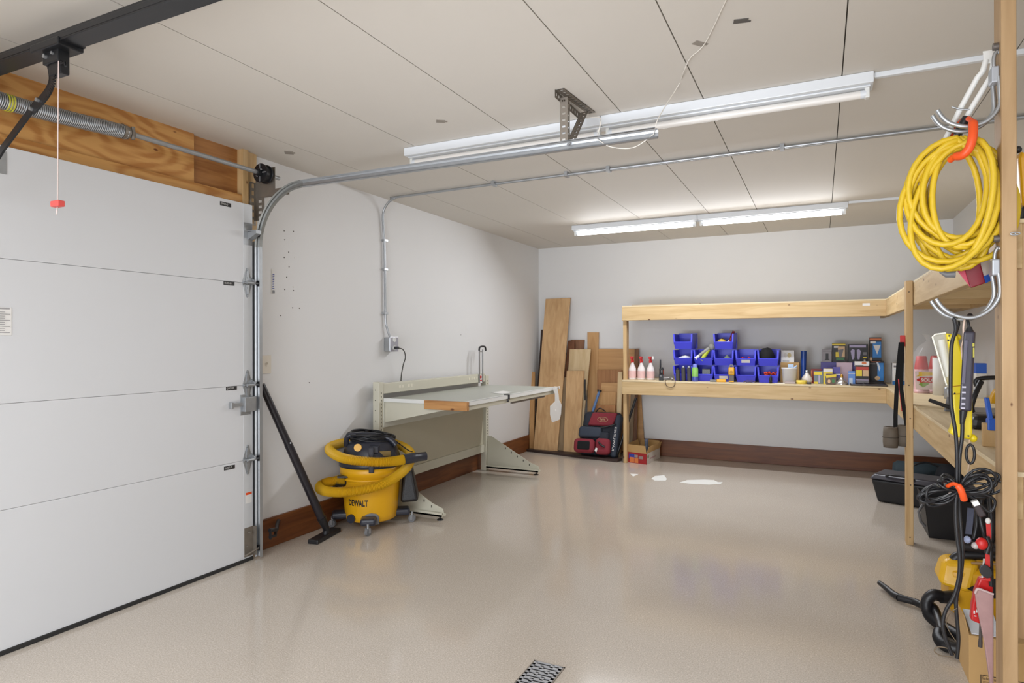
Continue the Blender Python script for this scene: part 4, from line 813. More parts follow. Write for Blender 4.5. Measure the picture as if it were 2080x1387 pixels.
tt = thing('hand_tool', (-1.07, 6.75, bz(1)), 'grey and yellow-green tool leaning out of the second blue bin', 'tool')
obj('grey_shaft', M().cyl((-1.13, yb+.03, bz(1)+.085), (-1.03, yb+.09, bz(1)+.165), .013, .02, n=10).blob((-1.005, yb+.10, bz(1)+.18), (.035, .02, .035), 10), mat('tool_grey', (150, 148, 140), .5), tt)
obj('white_tip', M().cyl((-1.155, yb+.025, bz(1)+.06), (-1.12, yb+.035, bz(1)+.09), .016, n=10), paper, tt)
obj('green_grip', M().tube([(-1.10, yb+.04, bz(1)+.04), (-1.07, yb+.06, bz(1)+.09), (-1.03, yb+.09, bz(1)+.15)], [.02, .022, .018], n=8), mat('yellow_green', (176, 186, 50), .5), tt)
sm('small_parts', 'greenish small parts in the middle bin of the middle stack', 'parts', M().blob((-.85, yb+.07, bz(1)+.045), (.045, .05, .045), 9, .25), mat('parts_green', (110, 120, 100), .6, var=.3, sc=80), kind='stuff')
rb = M()
for i in range(9): rb.blob((-.72+i*.014, yb+.06+.02*(i % 3), bz(1)+.05+.018*((i*7) % 4)/3), (.012, .018, .015), 5, .3)
sm('red_clips', 'red clips lying in the upper bin with a white label', 'clips', rb, red, kind='stuff')
sm('black_bundle', 'black fabric bundle bulging out of the upper right bin', 'bundle', M().blob((-.48, yb+.10, bz(1)+.088), (.072, .09, .085), 10, .08), mat('black_cloth', (18, 18, 20), .9))
rb = M()
for i in range(16): rb.blob((-.49+((i*37) % 12)*.009, yb+.05+.012*(i % 4), bz(0)+.07+.03*((i*5) % 7)/7), (.014, .02, .012), 5, .3)
sm('red_clips', 'orange-red clips heaped in the lowest bin at far right', 'clips', rb, mat('red_orange', (214, 70, 44), .45), kind='stuff')
sm('grey_mesh_box', 'grey ribbed box in the second lowest bin', 'box', M().box(-1.095, -1.02, yb+.08, yb+.15, bz(0)+.003, bz(0)+.118), mat('mesh_grey', (120, 122, 120), .6, var=.3, sc=120))
# small things in front of the bins
for x, h, lb_ in ((-1.318, .13, 'left black plastic holder in front of the lowest left bin'), (-1.262, .155, 'middle black plastic holder with a chrome cap, in front of the bins'), (-1.205, .155, 'right black holder with a chrome cap beside the spray can')):
    hd = thing('tool_holder', (x, 6.60, Z), lb_, 'holder', 'black holders at the shelf edge')
    obj('body', M().hexa([(x-.018, 6.585, Z), (x+.018, 6.585, Z), (x+.018, 6.615, Z), (x-.018, 6.615, Z), (x-.022, 6.588, Z+h*.9), (x+.016, 6.588, Z+h*.9), (x+.016, 6.612, Z+h*.9), (x-.022, 6.612, Z+h*.9)]), mat('dark_grip', (52, 48, 44), .5), hd, bev=.004)
    obj('cap', M().cyl((x-.003, 6.60, Z+h*.9), (x-.003, 6.60, Z+h), .014, n=10), galv if h > .14 else black, hd)
sc_ = thing('spray_can', (-1.148, 6.60, Z), 'blue spray can with a green and white label at the shelf edge', 'can')
obj('body', M().lathe([(0, 0), (.030, 0), (.031, .004), (.031, .125), (.022, .145), (0, .147)], (-1.148, 6.60, Z), 20), mat('can_blue', (70, 84, 170), .3), sc_)
obj('label_band', M().lathe([(.0316, .05), (.0316, .124), (.024, .143)], (-1.148, 6.60, Z), 20), mat('can_green', (142, 196, 96), .4, var=.25, sc=25), sc_)
obj('cap', M().lathe([(.023, .14), (.021, .17), (.012, .178), (0, .178)], (-1.148, 6.60, Z), 16), mat('can_cap', (120, 130, 210), .4), sc_)
mt = thing('multimeter', (-.795, 6.59, Z), 'yellow and grey clamp meter standing in front of the bins', 'meter')
x = -.795
obj('body', M().box(x-.026, x+.026, 6.578, 6.602, Z+.0, Z+.075), mat('meter_grey', (92, 84, 84), .5), mt, bev=.006)
obj('yellow_case', M().box(x-.028, x+.028, 6.575, 6.605, Z+.072, Z+.15), yellow, mt, bev=.01, seg=3)
obj('top_jaw', M().tube([(x-.018, 6.59, Z+.15), (x-.010, 6.59, Z+.17), (x+.010, 6.59, Z+.17), (x+.018, 6.59, Z+.15)], .007, n=8), greyp, mt)
obj('lower_band', M().box(x-.024, x+.024, 6.575, 6.605, Z+.004, Z+.016), yellow, mt, bev=.003)
obj('dial', M().cyl((x, 6.576, Z+.10), (x, 6.570, Z+.10), .016, n=14), mat('ochre', (184, 130, 22), .5), mt)
tm = thing('tape_cutter', (-.93, 6.585, Z), 'yellow and grey utility knife lying at the shelf edge', 'knife')
obj('handle', M().box(-.935, -.845, 6.572, 6.594, Z, Z+.030), yellow, tm, bev=.007)
obj('grey_nose', M().box(-1.0, -.935, 6.574, 6.592, Z, Z+.024), greyp, tm, bev=.006)
ps = thing('glasses', (-.63, 6.59, Z), 'small dark folded glasses lying before the fourth bin', 'glasses')
obj('frame', M().tube(spline([(-.68, 6.585, Z+.006), (-.65, 6.575, Z+.02), (-.625, 6.575, Z+.018), (-.60, 6.58, Z+.02), (-.57, 6.585, Z+.006)], 5), .005, n=6).tube([(-.66, 6.60, Z+.005), (-.60, 6.60, Z+.005)], .004, n=6), mat('tortoise', (84, 70, 60), .4), ps)
sm('small_bottle', 'tiny dark bottle before the far right blue bin', 'bottle', M().lathe([(0, 0), (.014, 0), (.014, .05), (.006, .06), (.006, .085), (0, .085)], (-.435, 6.59, Z), 12), black)
sm('white_card', 'white card lying flat at the shelf edge before the far right bin', 'card', M().box(-.40, -.31, 6.575, 6.61, Z, Z+.006), paper)
sm('grey_tin', 'low greyish tin lying before the white bucket', 'tin', M().box(-.31, -.215, 6.575, 6.625, Z, Z+.022), mat('tin_mauve', (168, 152, 148), .4), bev=.004)
tp = thing('tape_roll', (-.165, 6.61, Z), 'yellow tape roll lying flat at the shelf edge', 'tape')
obj('ring', M().lathe([(.020, 0), (.045, 0), (.045, .034), (.020, .034), (.020, 0)], (-.165, 6.62, Z), 24), mat('tape_yellow', (232, 206, 84), .5), tp)
sm('small_black_roll', 'small black and white roll beside the yellow tape roll', 'roll', M().lathe([(.006, 0), (.018, 0), (.018, .018), (.006, .018), (.006, 0)], (-.098, 6.60, Z), 16), mat('roll_grey', (70, 70, 72), .5))
# cartons behind, bucket
def bx(name, label, x0, x1, y0, y1, z0, z1, m, cat='box', art=None, mats=None, group=None):
    t = thing(name, ((x0+x1)/2, (y0+y1)/2, z0), label, cat, group)
    obj('carton', M().box(x0, x1, y0, y1, z0, z1), m, t, bev=.0015)
    if art: panelart('printed_front', (x0, y0, z0), (1, 0, 0), (0, 0, 1), art, mats, t)
    return t
gol = mat('gold_ink', (196, 176, 120), .5)
bx('kraft_box', 'brown kraft box behind the white bucket', -.36, -.19, 6.82, 7.0, Z, Z+.195, card)
bx('white_box', 'white box with two gold marks on top of the kraft box', -.355, -.235, 6.83, 6.98, Z+.195, Z+.315, paper, art=[(ell(.040, .072, .016, .022), 0), (ell(.075, .072, .018, .024), 1), (.015, .01, .075, .018, 2)], mats=[mat('pale_gold', (206, 200, 190), .6), gol, mat('lt_ink', (160, 160, 160), .7)])
bu = thing('white_bucket', (-.272, 6.66, Z), 'white plastic tub with pens in it beside the right blue bins', 'tub')
obj('tub', M().lathe([(0, 0), (.058, 0), (.066, .135), (.071, .14), (.071, .15), (.064, .15), (.056, .01), (0, .01)], (-.272, 6.665, Z), 28), mat('tub_white', (222, 220, 218), .35), bu)
sm('caulk_nozzles', 'blue and white packet sticking out of the white tub', 'packet', M().box(-.285, -.235, 6.66, 6.668, Z+.12, Z+.185).cyl((-.25, 6.66, Z+.13), (-.205, 6.67, Z+.17), .009, n=8), mat('packet', (170, 190, 214), .4, var=.3, sc=60))
sm('blue_tube', 'tall dark blue plastic tube standing behind the tape roll', 'tube', M().cyl((-.155, 6.86, Z), (-.150, 6.86, Z+.31), .022, .027, n=16), mat('deep_blue', (30, 66, 140), .35))
lgb = thing('lamp_bulb', (-.13, 6.70, Z), 'frosted bulb lying behind the yellow tape roll', 'bulb')
obj('globe', M().lathe([(0, 0), (.035, .006), (.05, .03), (.042, .06), (.022, .085), (.015, .10)], (-.12, 6.70, Z), 18), mat('frosted', (224, 216, 208), .3, alpha=.95), lgb)
obj('base', M().lathe([(.015, .098), (.014, .125), (0, .128)], (-.12, 6.70, Z), 12), galv, lgb)
INK = [mat('ink_black', (26, 24, 26), .5), mat('ink_white', (222, 218, 214), .6), mat('ink_yellow', (222, 196, 50), .5), mat('ink_green', (60, 120, 70), .5), mat('ink_blue', (40, 120, 190), .5), mat('ink_lilac', (170, 160, 190), .5), mat('ink_orange', (206, 112, 60), .5), mat('ink_red', (178, 60, 48), .5), mat('ink_tan', (206, 172, 130), .5), mat('ink_grey', (110, 106, 110), .5), mat('ink_pale', (196, 208, 220), .5)]
bx('purple_box', 'long violet box lying at the back of the shelf', .0, .31, 6.90, 7.05, Z, Z+.20, mat('violet', (84, 76, 150), .5))
bx('pink_box', 'pale mauve box standing before the long violet box', .135, .27, 6.84, 6.89, Z, Z+.20, mat('mauve', (184, 158, 168), .5))
bx('grey_box', 'small grey box with a dark bulb picture, on the violet box', .008, .095, 6.91, 6.99, Z+.20, Z+.325, mat('box_grey', (146, 140, 144), .5), art=[(.035, .03, .060, .085, 0), (.028, .02, .068, .03, 0), (.01, .105, .08, .110, 9)], mats=INK)
bx('bulb_box_green', 'black, yellow and green bulb box standing on the violet box', .10, .215, 6.91, 7.0, Z+.20, Z+.385, INK[0], art=[(.0, .165, .115, .180, 2), (.015, .14, .06, .157, 1), (.05, .05, .11, .155, 8), (.035, .02, .105, .045, 3), (.03, .05, .06, .10, 2), ([(.05, .12), (.10, .13), (.08, .05), (.06, .055)], 9)], mats=INK)
bx('bulb_box_twin', 'dark box picturing two white flood bulbs', .238, .405, 6.90, 6.99, Z+.20, Z+.375, INK[0], art=[(.01, .145, .15, .168, 5), ([(.02, .11), (.035, .13), (.055, .12), (.052, .05), (.045, .03), (.033, .03)], 5), ([(.072, .12), (.09, .13), (.107, .11), (.095, .03), (.08, .03), (.075, .05)], 5), (.125, .04, .155, .055, 2), (.125, .07, .155, .10, 9), (.13, .01, .145, .03, 1)], mats=INK)
bx('violet_small_box', 'mid violet carton lying under the twin bulb box', .315, .405, 6.91, 6.99, Z, Z+.20, mat('violet', (0, 0, 0)))
bx('bulb_box_blue', 'tall black and blue flood bulb box, upper of the two', .418, .515, 6.90, 6.98, Z+.218, Z+.44, INK[0], art=[(0, .195, .097, .212, 6), (.025, .03, .095, .18, 4), ([(.03, .15), (.09, .15), (.062, .06)], 1), (.005, .165, .05, .185, 1), (.0, .0, .02, .03, 8)], mats=INK)
bx('bulb_box_blue', 'black and blue flood bulb box, lower of the two', .405, .535, 6.88, 6.98, Z, Z+.216, INK[0], art=[(.075, .03, .125, .20, 4), ([(.065, .21), (.08, .21), (.10, .15), (.09, .12)], 10), (ell(.075, .055, .022, .02), 8), (.01, .185, .06, .195, 9), (.02, .205, .1, .212, 6)], mats=INK)
bx('red_bulb_box', 'dark red box of bulbs behind the yellow packages', -.085, .01, 6.80, 6.86, Z, Z+.135, mat('box_red', (128, 36, 36), .5), art=[(.0, .0, .01, .12, 6)], mats=INK)
bx('yellow_pack', 'grey and yellow blister pack with a yellow top band', -.06, .02, 6.70, 6.73, Z, Z+.122, mat('pack_teal', (96, 108, 112), .4), art=[(.0, .085, .07, .112, 2), (.04, .01, .052, .08, 5), (.0, .0, .035, .02, 2)], mats=INK, cat='package')
bx('yellow_card_pack', 'yellow card bulb pack with a white top', .022, .10, 6.67, 6.70, Z, Z+.145, INK[2], art=[(.0, .115, .078, .143, 1), (.02, .085, .075, .10, 8), (.015, .005, .075, .075, 9), (ell(.045, .04, .015, .02), 8)], mats=INK, cat='package')
bx('small_bulb_pack', 'low yellow and brown pack picturing small bulbs', .045, .13, 6.625, 6.655, Z, Z+.098, mat('pack_brown', (96, 78, 66), .5), art=[([(.0, .06), (.085, .075), (.085, .097), (0, .085)], 2), (ell(.025, .03, .012, .018), 8), (ell(.06, .035, .012, .02), 3)], mats=INK, cat='package')
bx('violet_pack', 'small violet pack with a white stripe beside the yellow card pack', .105, .165, 6.72, 6.75, Z, Z+.16, mat('violet', (0, 0, 0)), art=[(0, .085, .06, .095, 1), (.0, .0, .06, .06, 9)], mats=INK, cat='package')
bx('blue_pack', 'light blue pack standing right of the silver flood bulb', .232, .288, 6.70, 6.73, Z, Z+.125, mat('pack_blue', (96, 140, 208), .5), art=[(.005, .0, .035, .06, 10), (.0, .10, .056, .106, 1)], mats=INK, cat='package')
fb = thing('reflector_bulb', (.175, 6.615, Z), 'silver reflector flood bulb standing face down with brass base up', 'bulb')
obj('reflector', M().lathe([(0, 0), (.052, 0), (.055, .006), (.050, .022), (.032, .045), (.016, .060), (.014, .068)], (.175, 6.63, Z), 24), mat('silver_bulb', (200, 196, 194), .2, .8), fb)
obj('brass_base', M().lathe([(.0145, .066), (.0135, .085), (.009, .095), (.005, .10), (0, .101)], (.175, 6.63, Z), 14), mat('brass', (196, 150, 70), .3, .8), fb)
bx('picture_box', 'upright box printed with red, yellow and brown bulbs, on the black tray', .290, .400, 6.68, 6.78, Z+.016, Z+.17, mat('box_brown', (98, 66, 48), .5), art=[(.005, .12, .105, .15, 7), (.005, .065, .052, .12, 2), (.06, .06, .105, .12, 8), (.005, .04, .105, .065, 0), (.01, .0, .105, .03, 9), (.005, .028, .105, .034, 5)], mats=INK)
bx('white_food_box', 'small white and orange printed box on top of the bulb picture box', .285, .402, 6.69, 6.78, Z+.17, Z+.215, INK[1], art=[(ell(.075, .032, .02, .012), 6), (.0, .0, .117, .012, 0), (.07, .008, .112, .022, 1)], mats=INK)
tyb = thing('black_tray', (.39, 6.70, Z), 'shallow black tray at the right end of the back shelf', 'tray')
obj('tray', M().box(.243, .535, 6.545, 6.87, Z, Z+.006).box(.243, .535, 6.545, 6.551, Z, Z+.016).box(.243, .249, 6.545, 6.87, Z, Z+.016).box(.529, .535, 6.545, 6.87, Z, Z+.016).box(.243, .535, 6.864, 6.87, Z, Z+.016), mat('tray_dark', (66, 58, 58), .4), tyb, bev=.001)
for x, yv in ((.335, 6.59), (.365, 6.60), (.47, 6.60)):
    pass
sm('tray_knob', 'small black knob lying on the front of the tray', 'knob', M().lathe([(0, 0), (.012, 0), (.012, .012), (.005, .02), (0, .022)], (.355, 6.60, Z+.006), 10), black)
bx('white_lamp_box', 'white and pale blue bulb box standing in the shelf corner', .60, .70, 6.86, 6.98, Z, Z+.20, INK[1], art=[(0, 0, .1, .035, 4), (.01, .16, .035, .178, 9), (ell(.04, .08, .018, .014), 8), (.01, .14, .09, .144, 10)], mats=INK)
sm('copper_fitting', 'little copper fitting standing on the white bulb box', 'fitting', M().cyl((.672, 6.9, Z+.20), (.672, 6.9, Z+.245), .014, n=12).cyl((.672, 6.9, Z+.225), (.672, 6.885, Z+.225), .011, n=10), mat('copper', (206, 130, 90), .3, .8))

# ================= THINGS ON THE RIGHT SHELF
cu = thing('cup_sleeve', (.71, 5.87, Z), 'bag of red cups upside down under clear film behind the shelf post', 'cups')
pinkc = mat('pink_stack', (222, 176, 178), .4)
for i, (cx0, cy0) in enumerate(((.705, 5.84), (.812, 5.93))):
    s_ = obj('cup_stack', M().lathe([(0, 0), (.052, 0), (.053, .02)]+[(.052-.0003*j, .02+.012*j+(.003 if j % 2 else 0)) for j in range(14)]+[(.047, .19), (0, .19)], (cx0, cy0, Z), 24), pinkc, cu)
    obj('red_cup', M().lathe([(.048, .185), (.047, .20), (.034, .285), (.031, .288), (.030, .275), (0, .275)], (cx0, cy0, Z), 24), red, s_)
lab_ = obj('label_panel', M().hexa([(.66, 5.775, Z+.03), (.80, 5.795, Z+.03), (.80, 5.80, Z+.03), (.66, 5.78, Z+.03), (.655, 5.775, Z+.17), (.80, 5.795, Z+.17), (.80, 5.80, Z+.17), (.655, 5.78, Z+.17)]), mat('label_film', (232, 214, 214), .4), cu)
lr = Vector((.99, .14, 0)).normalized()
panelart('leaf_print', (.66, 5.774, Z+.03), lr, (0, 0, 1), [([(.02, .04), (.05, .075), (.10, .08), (.085, .04), (.05, .018)], 0), ([(.0, .10), (.14, .112), (.14, .132), (.02, .136), (.02, .112)], 1), (ell(.02, .075, .014, .010), 2)], [mat('leaf_green', (132, 170, 80), .5), mat('label_yellow', (226, 190, 70), .5), red], cu)
rp_ = obj('red_banner', M().hexa([(.685, 5.772, Z+.085), (.80, 5.789, Z+.085), (.80, 5.7895, Z+.085), (.685, 5.7725, Z+.085), (.685, 5.772, Z+.125), (.80, 5.789, Z+.125), (.80, 5.7895, Z+.125), (.685, 5.7725, Z+.125)]), red, cu)
text('SOLO', (.742, 5.7795, Z+.105), lr, (0, 0, 1), .10, .028, paper, cu, bold=.03)
obj('film_bag', M().lathe([(.125, .0), (.128, .2), (.118, .28), (.07, .36), (.02, .40), (.012, .41), (.03, .44), (.05, .455)], (.757, 5.89, Z), 14), clear, cu)
ptl = obj('paper_roll', M().lathe([(.014, 0), (.046, 0), (.046, .278), (.014, .278), (.014, 0)], (.800, 5.66, Z), 28), paper); tag(ptl, 'white paper roll standing beside the bag of red cups', 'paper roll')
sl2 = obj('steel_tin', M().lathe([(0, 0), (.022, 0), (.024, .01), (.024, .07), (.018, .085), (0, .085)], (.80, 5.32, Z), 16), galv); tag(sl2, 'small silver tin behind the hanging yellow work light', 'tin')
hm_ = thing('bar_clamp', (.66, 4.38, .8815), 'black-handled grey clamp lying on the near deck', 'clamp')
hz_ = .8815
obj('handle', M().cyl((.575, 4.42, hz_+.06), (.70, 4.30, hz_+.014), .011, n=10), black, hm_)
obj('jaw', M().prism([(0, 0), (.06, 0), (.05, .07), (.015, .085)], (.645, 4.40, hz_), (1, 0, 0), (0, 0, 1), (0, 1, 0), .03), greyp, hm_, bev=.004)
bwb = thing('blue_white_box', (1.03, 5.5, Z), 'blue and white box standing near the right wall on the shelf', 'box')
obj('carton', M().box(.985, 1.045, 5.45, 5.53, Z, Z+.245), paper, bwb, bev=.002)
obj('blue_top', M().box(.9845, 1.0455, 5.4495, 5.5305, Z+.175, Z+.246), blue2, bwb)
# saw
sa = thing('mitre_saw', (.95, 4.2, .8815), 'yellow and black power saw on the near deck beside the stud', 'saw')
sy = 4.12; zb_ = .8815
obj('table', M().box(.70, 1.09, sy-.02, sy+.28, zb_, zb_+.03), mat('saw_metal', (150, 148, 144), .4, .5), sa, bev=.004)
obj('blade', M().cyl((.94, sy+.05, zb_+.12), (.94, sy+.054, zb_+.12), .11, n=32), galv, sa)
gp = [(.13*math.cos(a), .13*math.sin(a)) for a in [PI*i/14 for i in range(15)]]+[(.04*math.cos(a), .04*math.sin(a)) for a in [PI-PI*i/6 for i in range(7)]]
obj('blade_guard', M().prism(gp, (.94, sy+.02, zb_+.075), (1, 0, 0), (0, 0, 1), (0, 1, 0), .05), yellow, sa, bev=.004)
text('DEWALT', (.88, sy+.018, zb_+.135), (1, 0, 0), (0, 0, 1), .10, .024, black, sa, bold=.03)
obj('grey_band', M().prism([(.10*math.cos(a), .10*math.sin(a)) for a in [PI*i/12 for i in range(13)]]+[(.062*math.cos(a), .062*math.sin(a)) for a in [PI-PI*i/12 for i in range(13)]], (.94, sy+.016, zb_+.06), (1, 0, 0), (0, 0, 1), (0, 1, 0), .004), greyp, sa)
obj('carry_handle', M().tube(spline([(.76, sy+.06, zb_+.16), (.76, sy+.06, zb_+.20), (.86, sy+.06, zb_+.212), (1.02, sy+.06, zb_+.212), (1.06, sy+.06, zb_+.17)], 5), .012, n=10), black, sa)
obj('motor', M().cyl((.99, sy+.07, zb_+.10), (.99, sy+.22, zb_+.10), .05, n=18), black, sa)
obj('switch_grip', M().tube(spline([(.73, sy, zb_+.02), (.72, sy-.02, zb_+.06), (.74, sy-.01, zb_+.13), (.77, sy+.02, zb_+.19)], 4), .014, n=8), black, sa)
pl = obj('pine_offcut', M().box(.562, .67, 3.0, 3.02, .8815, .972), pine_z, bev=.002); tag(pl, 'small pine offcut standing on the near deck under the blue clamp', 'wood block')
bc_ = thing('spring_clamp', (.60, 3.0, .95), 'blue plastic spring clamp gripping the pine offcut', 'clamp')
obj('jaw', M().box(.577, .632, 2.99, 3.03, .945, .99), blue2, bc_, bev=.004)
for s, xx in ((-1, .588), (1, .622)): obj('grip', M().hexa([(xx-.008, 2.995, .985), (xx+.008, 2.995, .985), (xx+.008, 3.02, .985), (xx-.008, 3.02, .985), (xx+s*.012-.007, 2.995, 1.07), (xx+s*.012+.007, 2.995, 1.07), (xx+s*.012+.007, 3.02, 1.07), (xx+s*.012-.007, 3.02, 1.07)]), blue2, bc_, bev=.003)
# black jar things in the saw corner
jk = obj('black_caddy', M().hexa([(.62, 3.55, .8815), (.78, 3.55, .8815), (.78, 3.68, .8815), (.62, 3.68, .8815), (.63, 3.56, .945), (.77, 3.56, .945), (.77, 3.67, .945), (.63, 3.67, .945)]), black, bev=.02); tag(jk, 'low black tool case between the offcut and the saw', 'case')
# yellow tool on the top deck, seen right of the stud
ydr = thing('yellow_sander', (.62, 2.53, 1.668), 'yellow power tool with black base on the top deck right of the stud', 'power tool')
obj('body', M().prism([(0, .045), (.12, .045), (.13, .12), (.09, .16), (.03, .19), (.0, .225), (-.008, .20)], (.572, 2.50, 1.668), (1, 0, 0), (0, 0, 1), (0, 1, 0), .08), yellow, ydr, bev=.012, seg=3)
obj('base', M().box(.570, .70, 2.50, 2.59, 1.668, 1.715), black, ydr, bev=.012)
obj('switch', M().blob((.568, 2.53, 1.90), (.012, .012, .012), 8), black, ydr)

# ---- strap with weights on the post
sw_ = thing('ankle_weights', (.47, 4.74, .6), 'grey ankle weights on black straps hanging from a red hook on the shelf post', 'weights')
hk = obj('red_hook', M().hexa([(0.4567, 4.7400, 1.3260), (0.4863, 4.7400, 1.3258), (0.4894, 4.7700, 1.3261), (0.4596, 4.7700, 1.3263), (0.4565, 4.7400, 1.2661), (0.4862, 4.7400, 1.2598), (0.4893, 4.7700, 1.2596), (0.4594, 4.7700, 1.2659)]).box(.472, .486, 4.745, 4.765, 1.255, 1.32), red, sw_, bev=.003)
def ribbon(pts, w, t=.003):
    mb = M(); P = [Vector(p) for p in pts]
    for i in range(len(P)-1):
        a, b_ = P[i], P[i+1]; sgm = Vector((w/2, 0, 0)); n_ = Vector((0, t, 0))
        mb.hexa([a-sgm, a+sgm, a+sgm+n_, a-sgm+n_, b_-sgm, b_+sgm, b_+sgm+n_, b_-sgm+n_])
    return mb
obj('strap', ribbon([(0.4615, 4.7350, 1.2819), (0.4477, 4.7350, 1.1399), (0.4364, 4.7350, 0.9503), (0.4306, 4.7350, 0.8079), (0.4304, 4.7350, 0.7352)], .024), mat('webbing', (14, 13, 15), .9), sw_)
obj('strap', ribbon([(0.4689, 4.7280, 1.2819), (0.4659, 4.7280, 1.1404), (0.4628, 4.7280, 0.9832), (0.4759, 4.7280, 0.8580), (0.4917, 4.7280, 0.7459)], .022), mat('webbing', (0, 0, 0)), sw_)
obj('red_edge', ribbon([(0.4471, 4.7320, 1.0455), (0.4550, 4.7320, 0.9512), (0.4655, 4.7320, 0.8414)], .006), red, sw_)
wg = mat('weight_grey', (104, 94, 82), .7, bump=.2, sc=30)
for a, c in (((0.4055, 4.7300, 0.7281), (0.3997, 4.7300, 0.6169)), ((0.4779, 4.7500, 0.7487), (0.4776, 4.7500, 0.6194))):
    w_ = M().lathe([(.028, -.062), (.040, -.066), (.044, -.03), (.043, .03), (.040, .064), (.030, .066), (.028, -.062)], ((a[0]+c[0])/2, a[1], (a[2]+c[2])/2), 20)
    o = obj('weight', w_, wg, sw_)
    obj('seam', M().tube([((a[0]+c[0])/2+.0445*math.cos(k*PI/10), a[1]+.0445*math.sin(k*PI/10), (a[2]+c[2])/2+dz_) for k in range(20) for dz_ in (.0,)], .0022, n=5, closed=True), mat('weight_seam', (70, 62, 54), .8), o)

# ================= HOOKS AND HANGING THINGS ON THE STUD
def jhook(name, label, brk, arms, plate):
    h = thing(name, plate, label, 'hook')
    b0 = Vector(plate)
    obj('bracket', M().box(.472, .4922, 2.385, 2.432, b0.z-.028, b0.z+.022), mat('hook_grey', (176, 180, 186), .4, .4), h, bev=.004)
    obj('arm', M().tube(spline(arms, 6), .0065, n=9), galv, h)
    obj('arm', M().tube(spline([(p[0]-.008, p[1]+.036, p[2]-.004) for p in arms], 6), .0065, n=9), galv, h)
    obj('top_loop', M().tube(spline(brk, 5), .0055, n=8), galv, h)
    obj('bolt', M().cyl((.4922, 2.40, b0.z+.085), (.478, 2.40, b0.z+.085), .011, n=10), mat('bolt_dark', (110, 104, 100), .4, .5), h)
    return h
jhook('utility_hook', 'upper double steel hook on the stud holding the yellow cord', [(0.4894, 2.4000, 2.1049), (0.4809, 2.4000, 2.1323), (0.4822, 2.4000, 2.1668), (0.4908, 2.4000, 2.1772), (0.4957, 2.4000, 2.1702)],
      [(0.4898, 2.3900, 2.0966), (0.4933, 2.3900, 2.0433), (0.4920, 2.3900, 2.0060), (0.4724, 2.3900, 1.9745), (0.4427, 2.3900, 1.9579), (0.4051, 2.3900, 1.9560), (0.3669, 2.3900, 1.9726), (0.3463, 2.3900, 1.9944), (0.3334, 2.3900, 2.0182)], (.483, 2.40, (0.4943, 2.4000, 2.1070)[2]))
jhook('utility_hook', 'lower double steel hook on the stud holding the black cord', [(0.4916, 2.4000, 1.5068), (0.4819, 2.4000, 1.5269), (0.4819, 2.4000, 1.5572), (0.4893, 2.4000, 1.5748), (0.4942, 2.4000, 1.5700)],
      [(0.4883, 2.3900, 1.4954), (0.4931, 2.3900, 1.4501), (0.4894, 2.3900, 1.4202), (0.4685, 2.3900, 1.3862), (0.4350, 2.3900, 1.3642), (0.4037, 2.3900, 1.3617), (0.3655, 2.3900, 1.3764), (0.3423, 2.3900, 1.3986), (0.3280, 2.3900, 1.4223)], (.483, 2.40, (0.4929, 2.4000, 1.5173)[2]))
fb_ = thing('white_double_bar', (0.4651, 2.4400, 2.1818), 'white double bar slanting down from the top of the stud behind the cord', 'bracket')
obj('plate', M().hexa([(0.4601, 2.4400, 2.1999), (0.4928, 2.4400, 2.1994), (0.4940, 2.4460, 2.2016), (0.4613, 2.4460, 2.2021), (0.4638, 2.4400, 2.1589), (0.4902, 2.4400, 2.1568), (0.4914, 2.4460, 2.1590), (0.4650, 2.4460, 2.1610)]), white, fb_, bev=.002)
obj('bar', M().tube([(0.4695, 2.4430, 2.1713), (0.4605, 2.4430, 2.1374), (0.4478, 2.4500, 2.1223), (0.4041, 2.4600, 2.0329), (0.3631, 2.4700, 1.9371)], .0085, n=10), white, fb_)
obj('bar', M().tube([(0.4883, 2.4430, 2.1584), (0.4823, 2.4450, 2.1186), (0.4318, 2.4550, 2.0267), (0.3889, 2.4650, 1.9368)], .0085, n=10), white, fb_)
obj('cross_tie', M().tube([(0.3802, 2.4500, 2.0414), (0.4024, 2.4500, 2.0298), (0.4309, 2.4500, 2.0236)], .003, n=6), galv, fb_)

# yellow cord coil
C0 = Vector((0.3829, 2.4300, 1.7349)); vd = Vector((C0.x, C0.y, 0)).normalized(); RU = Vector((vd.y, -vd.x, 0))
rnd = random.Random(3); pts = []; loops = 16; K = 26; topz = .198
pa = [(rnd.uniform(.070, .136), rnd.uniform(.138, .200), rnd.uniform(-.008, .010), rnd.uniform(-.022, .022), rnd.uniform(-.10, .10)) for _ in range(loops+1)]
pa[0] = (.140, .200, -.004, -.02, .02); pa[3] = (.142, .20, .003, .012, .08); pa[6] = (.10, .200, .03, -.034, -.16)
for i in range(loops):
    for j in range(K):
        t = j/K; s = t*t*(3-2*t); A = [p+(q_-p)*s for p, q_ in zip(pa[i], pa[i+1])]; an = PI/2+2*PI*t
        x = A[0]*math.cos(an); z = A[1]*math.sin(an)
        z = z*(1+.04*math.cos(an)); zz_ = (topz-.012*(i % 4))-A[1]+z; dy_ = A[3]+.02*math.sin(an+i)
        x2 = x*math.cos(A[4])-(zz_-topz)*math.sin(A[4])+A[2]
        pts.append(C0+RU*x2+Vector((0, 0, zz_))+vd*dy_)
cc_ = thing('yellow_extension_cord', C0+Vector((0, 0, .2)), 'thick yellow extension cord coiled and hung from the upper hook', 'cord')
obj('coil', M().tube(pts, .0092, n=9), ycord, cc_)
oc_ = thing('orange_cord_clip', (0.4033, 2.3800, 1.9105), 'orange cord clip with black strap gripping the yellow coil', 'clip')
yk_ = 2.375
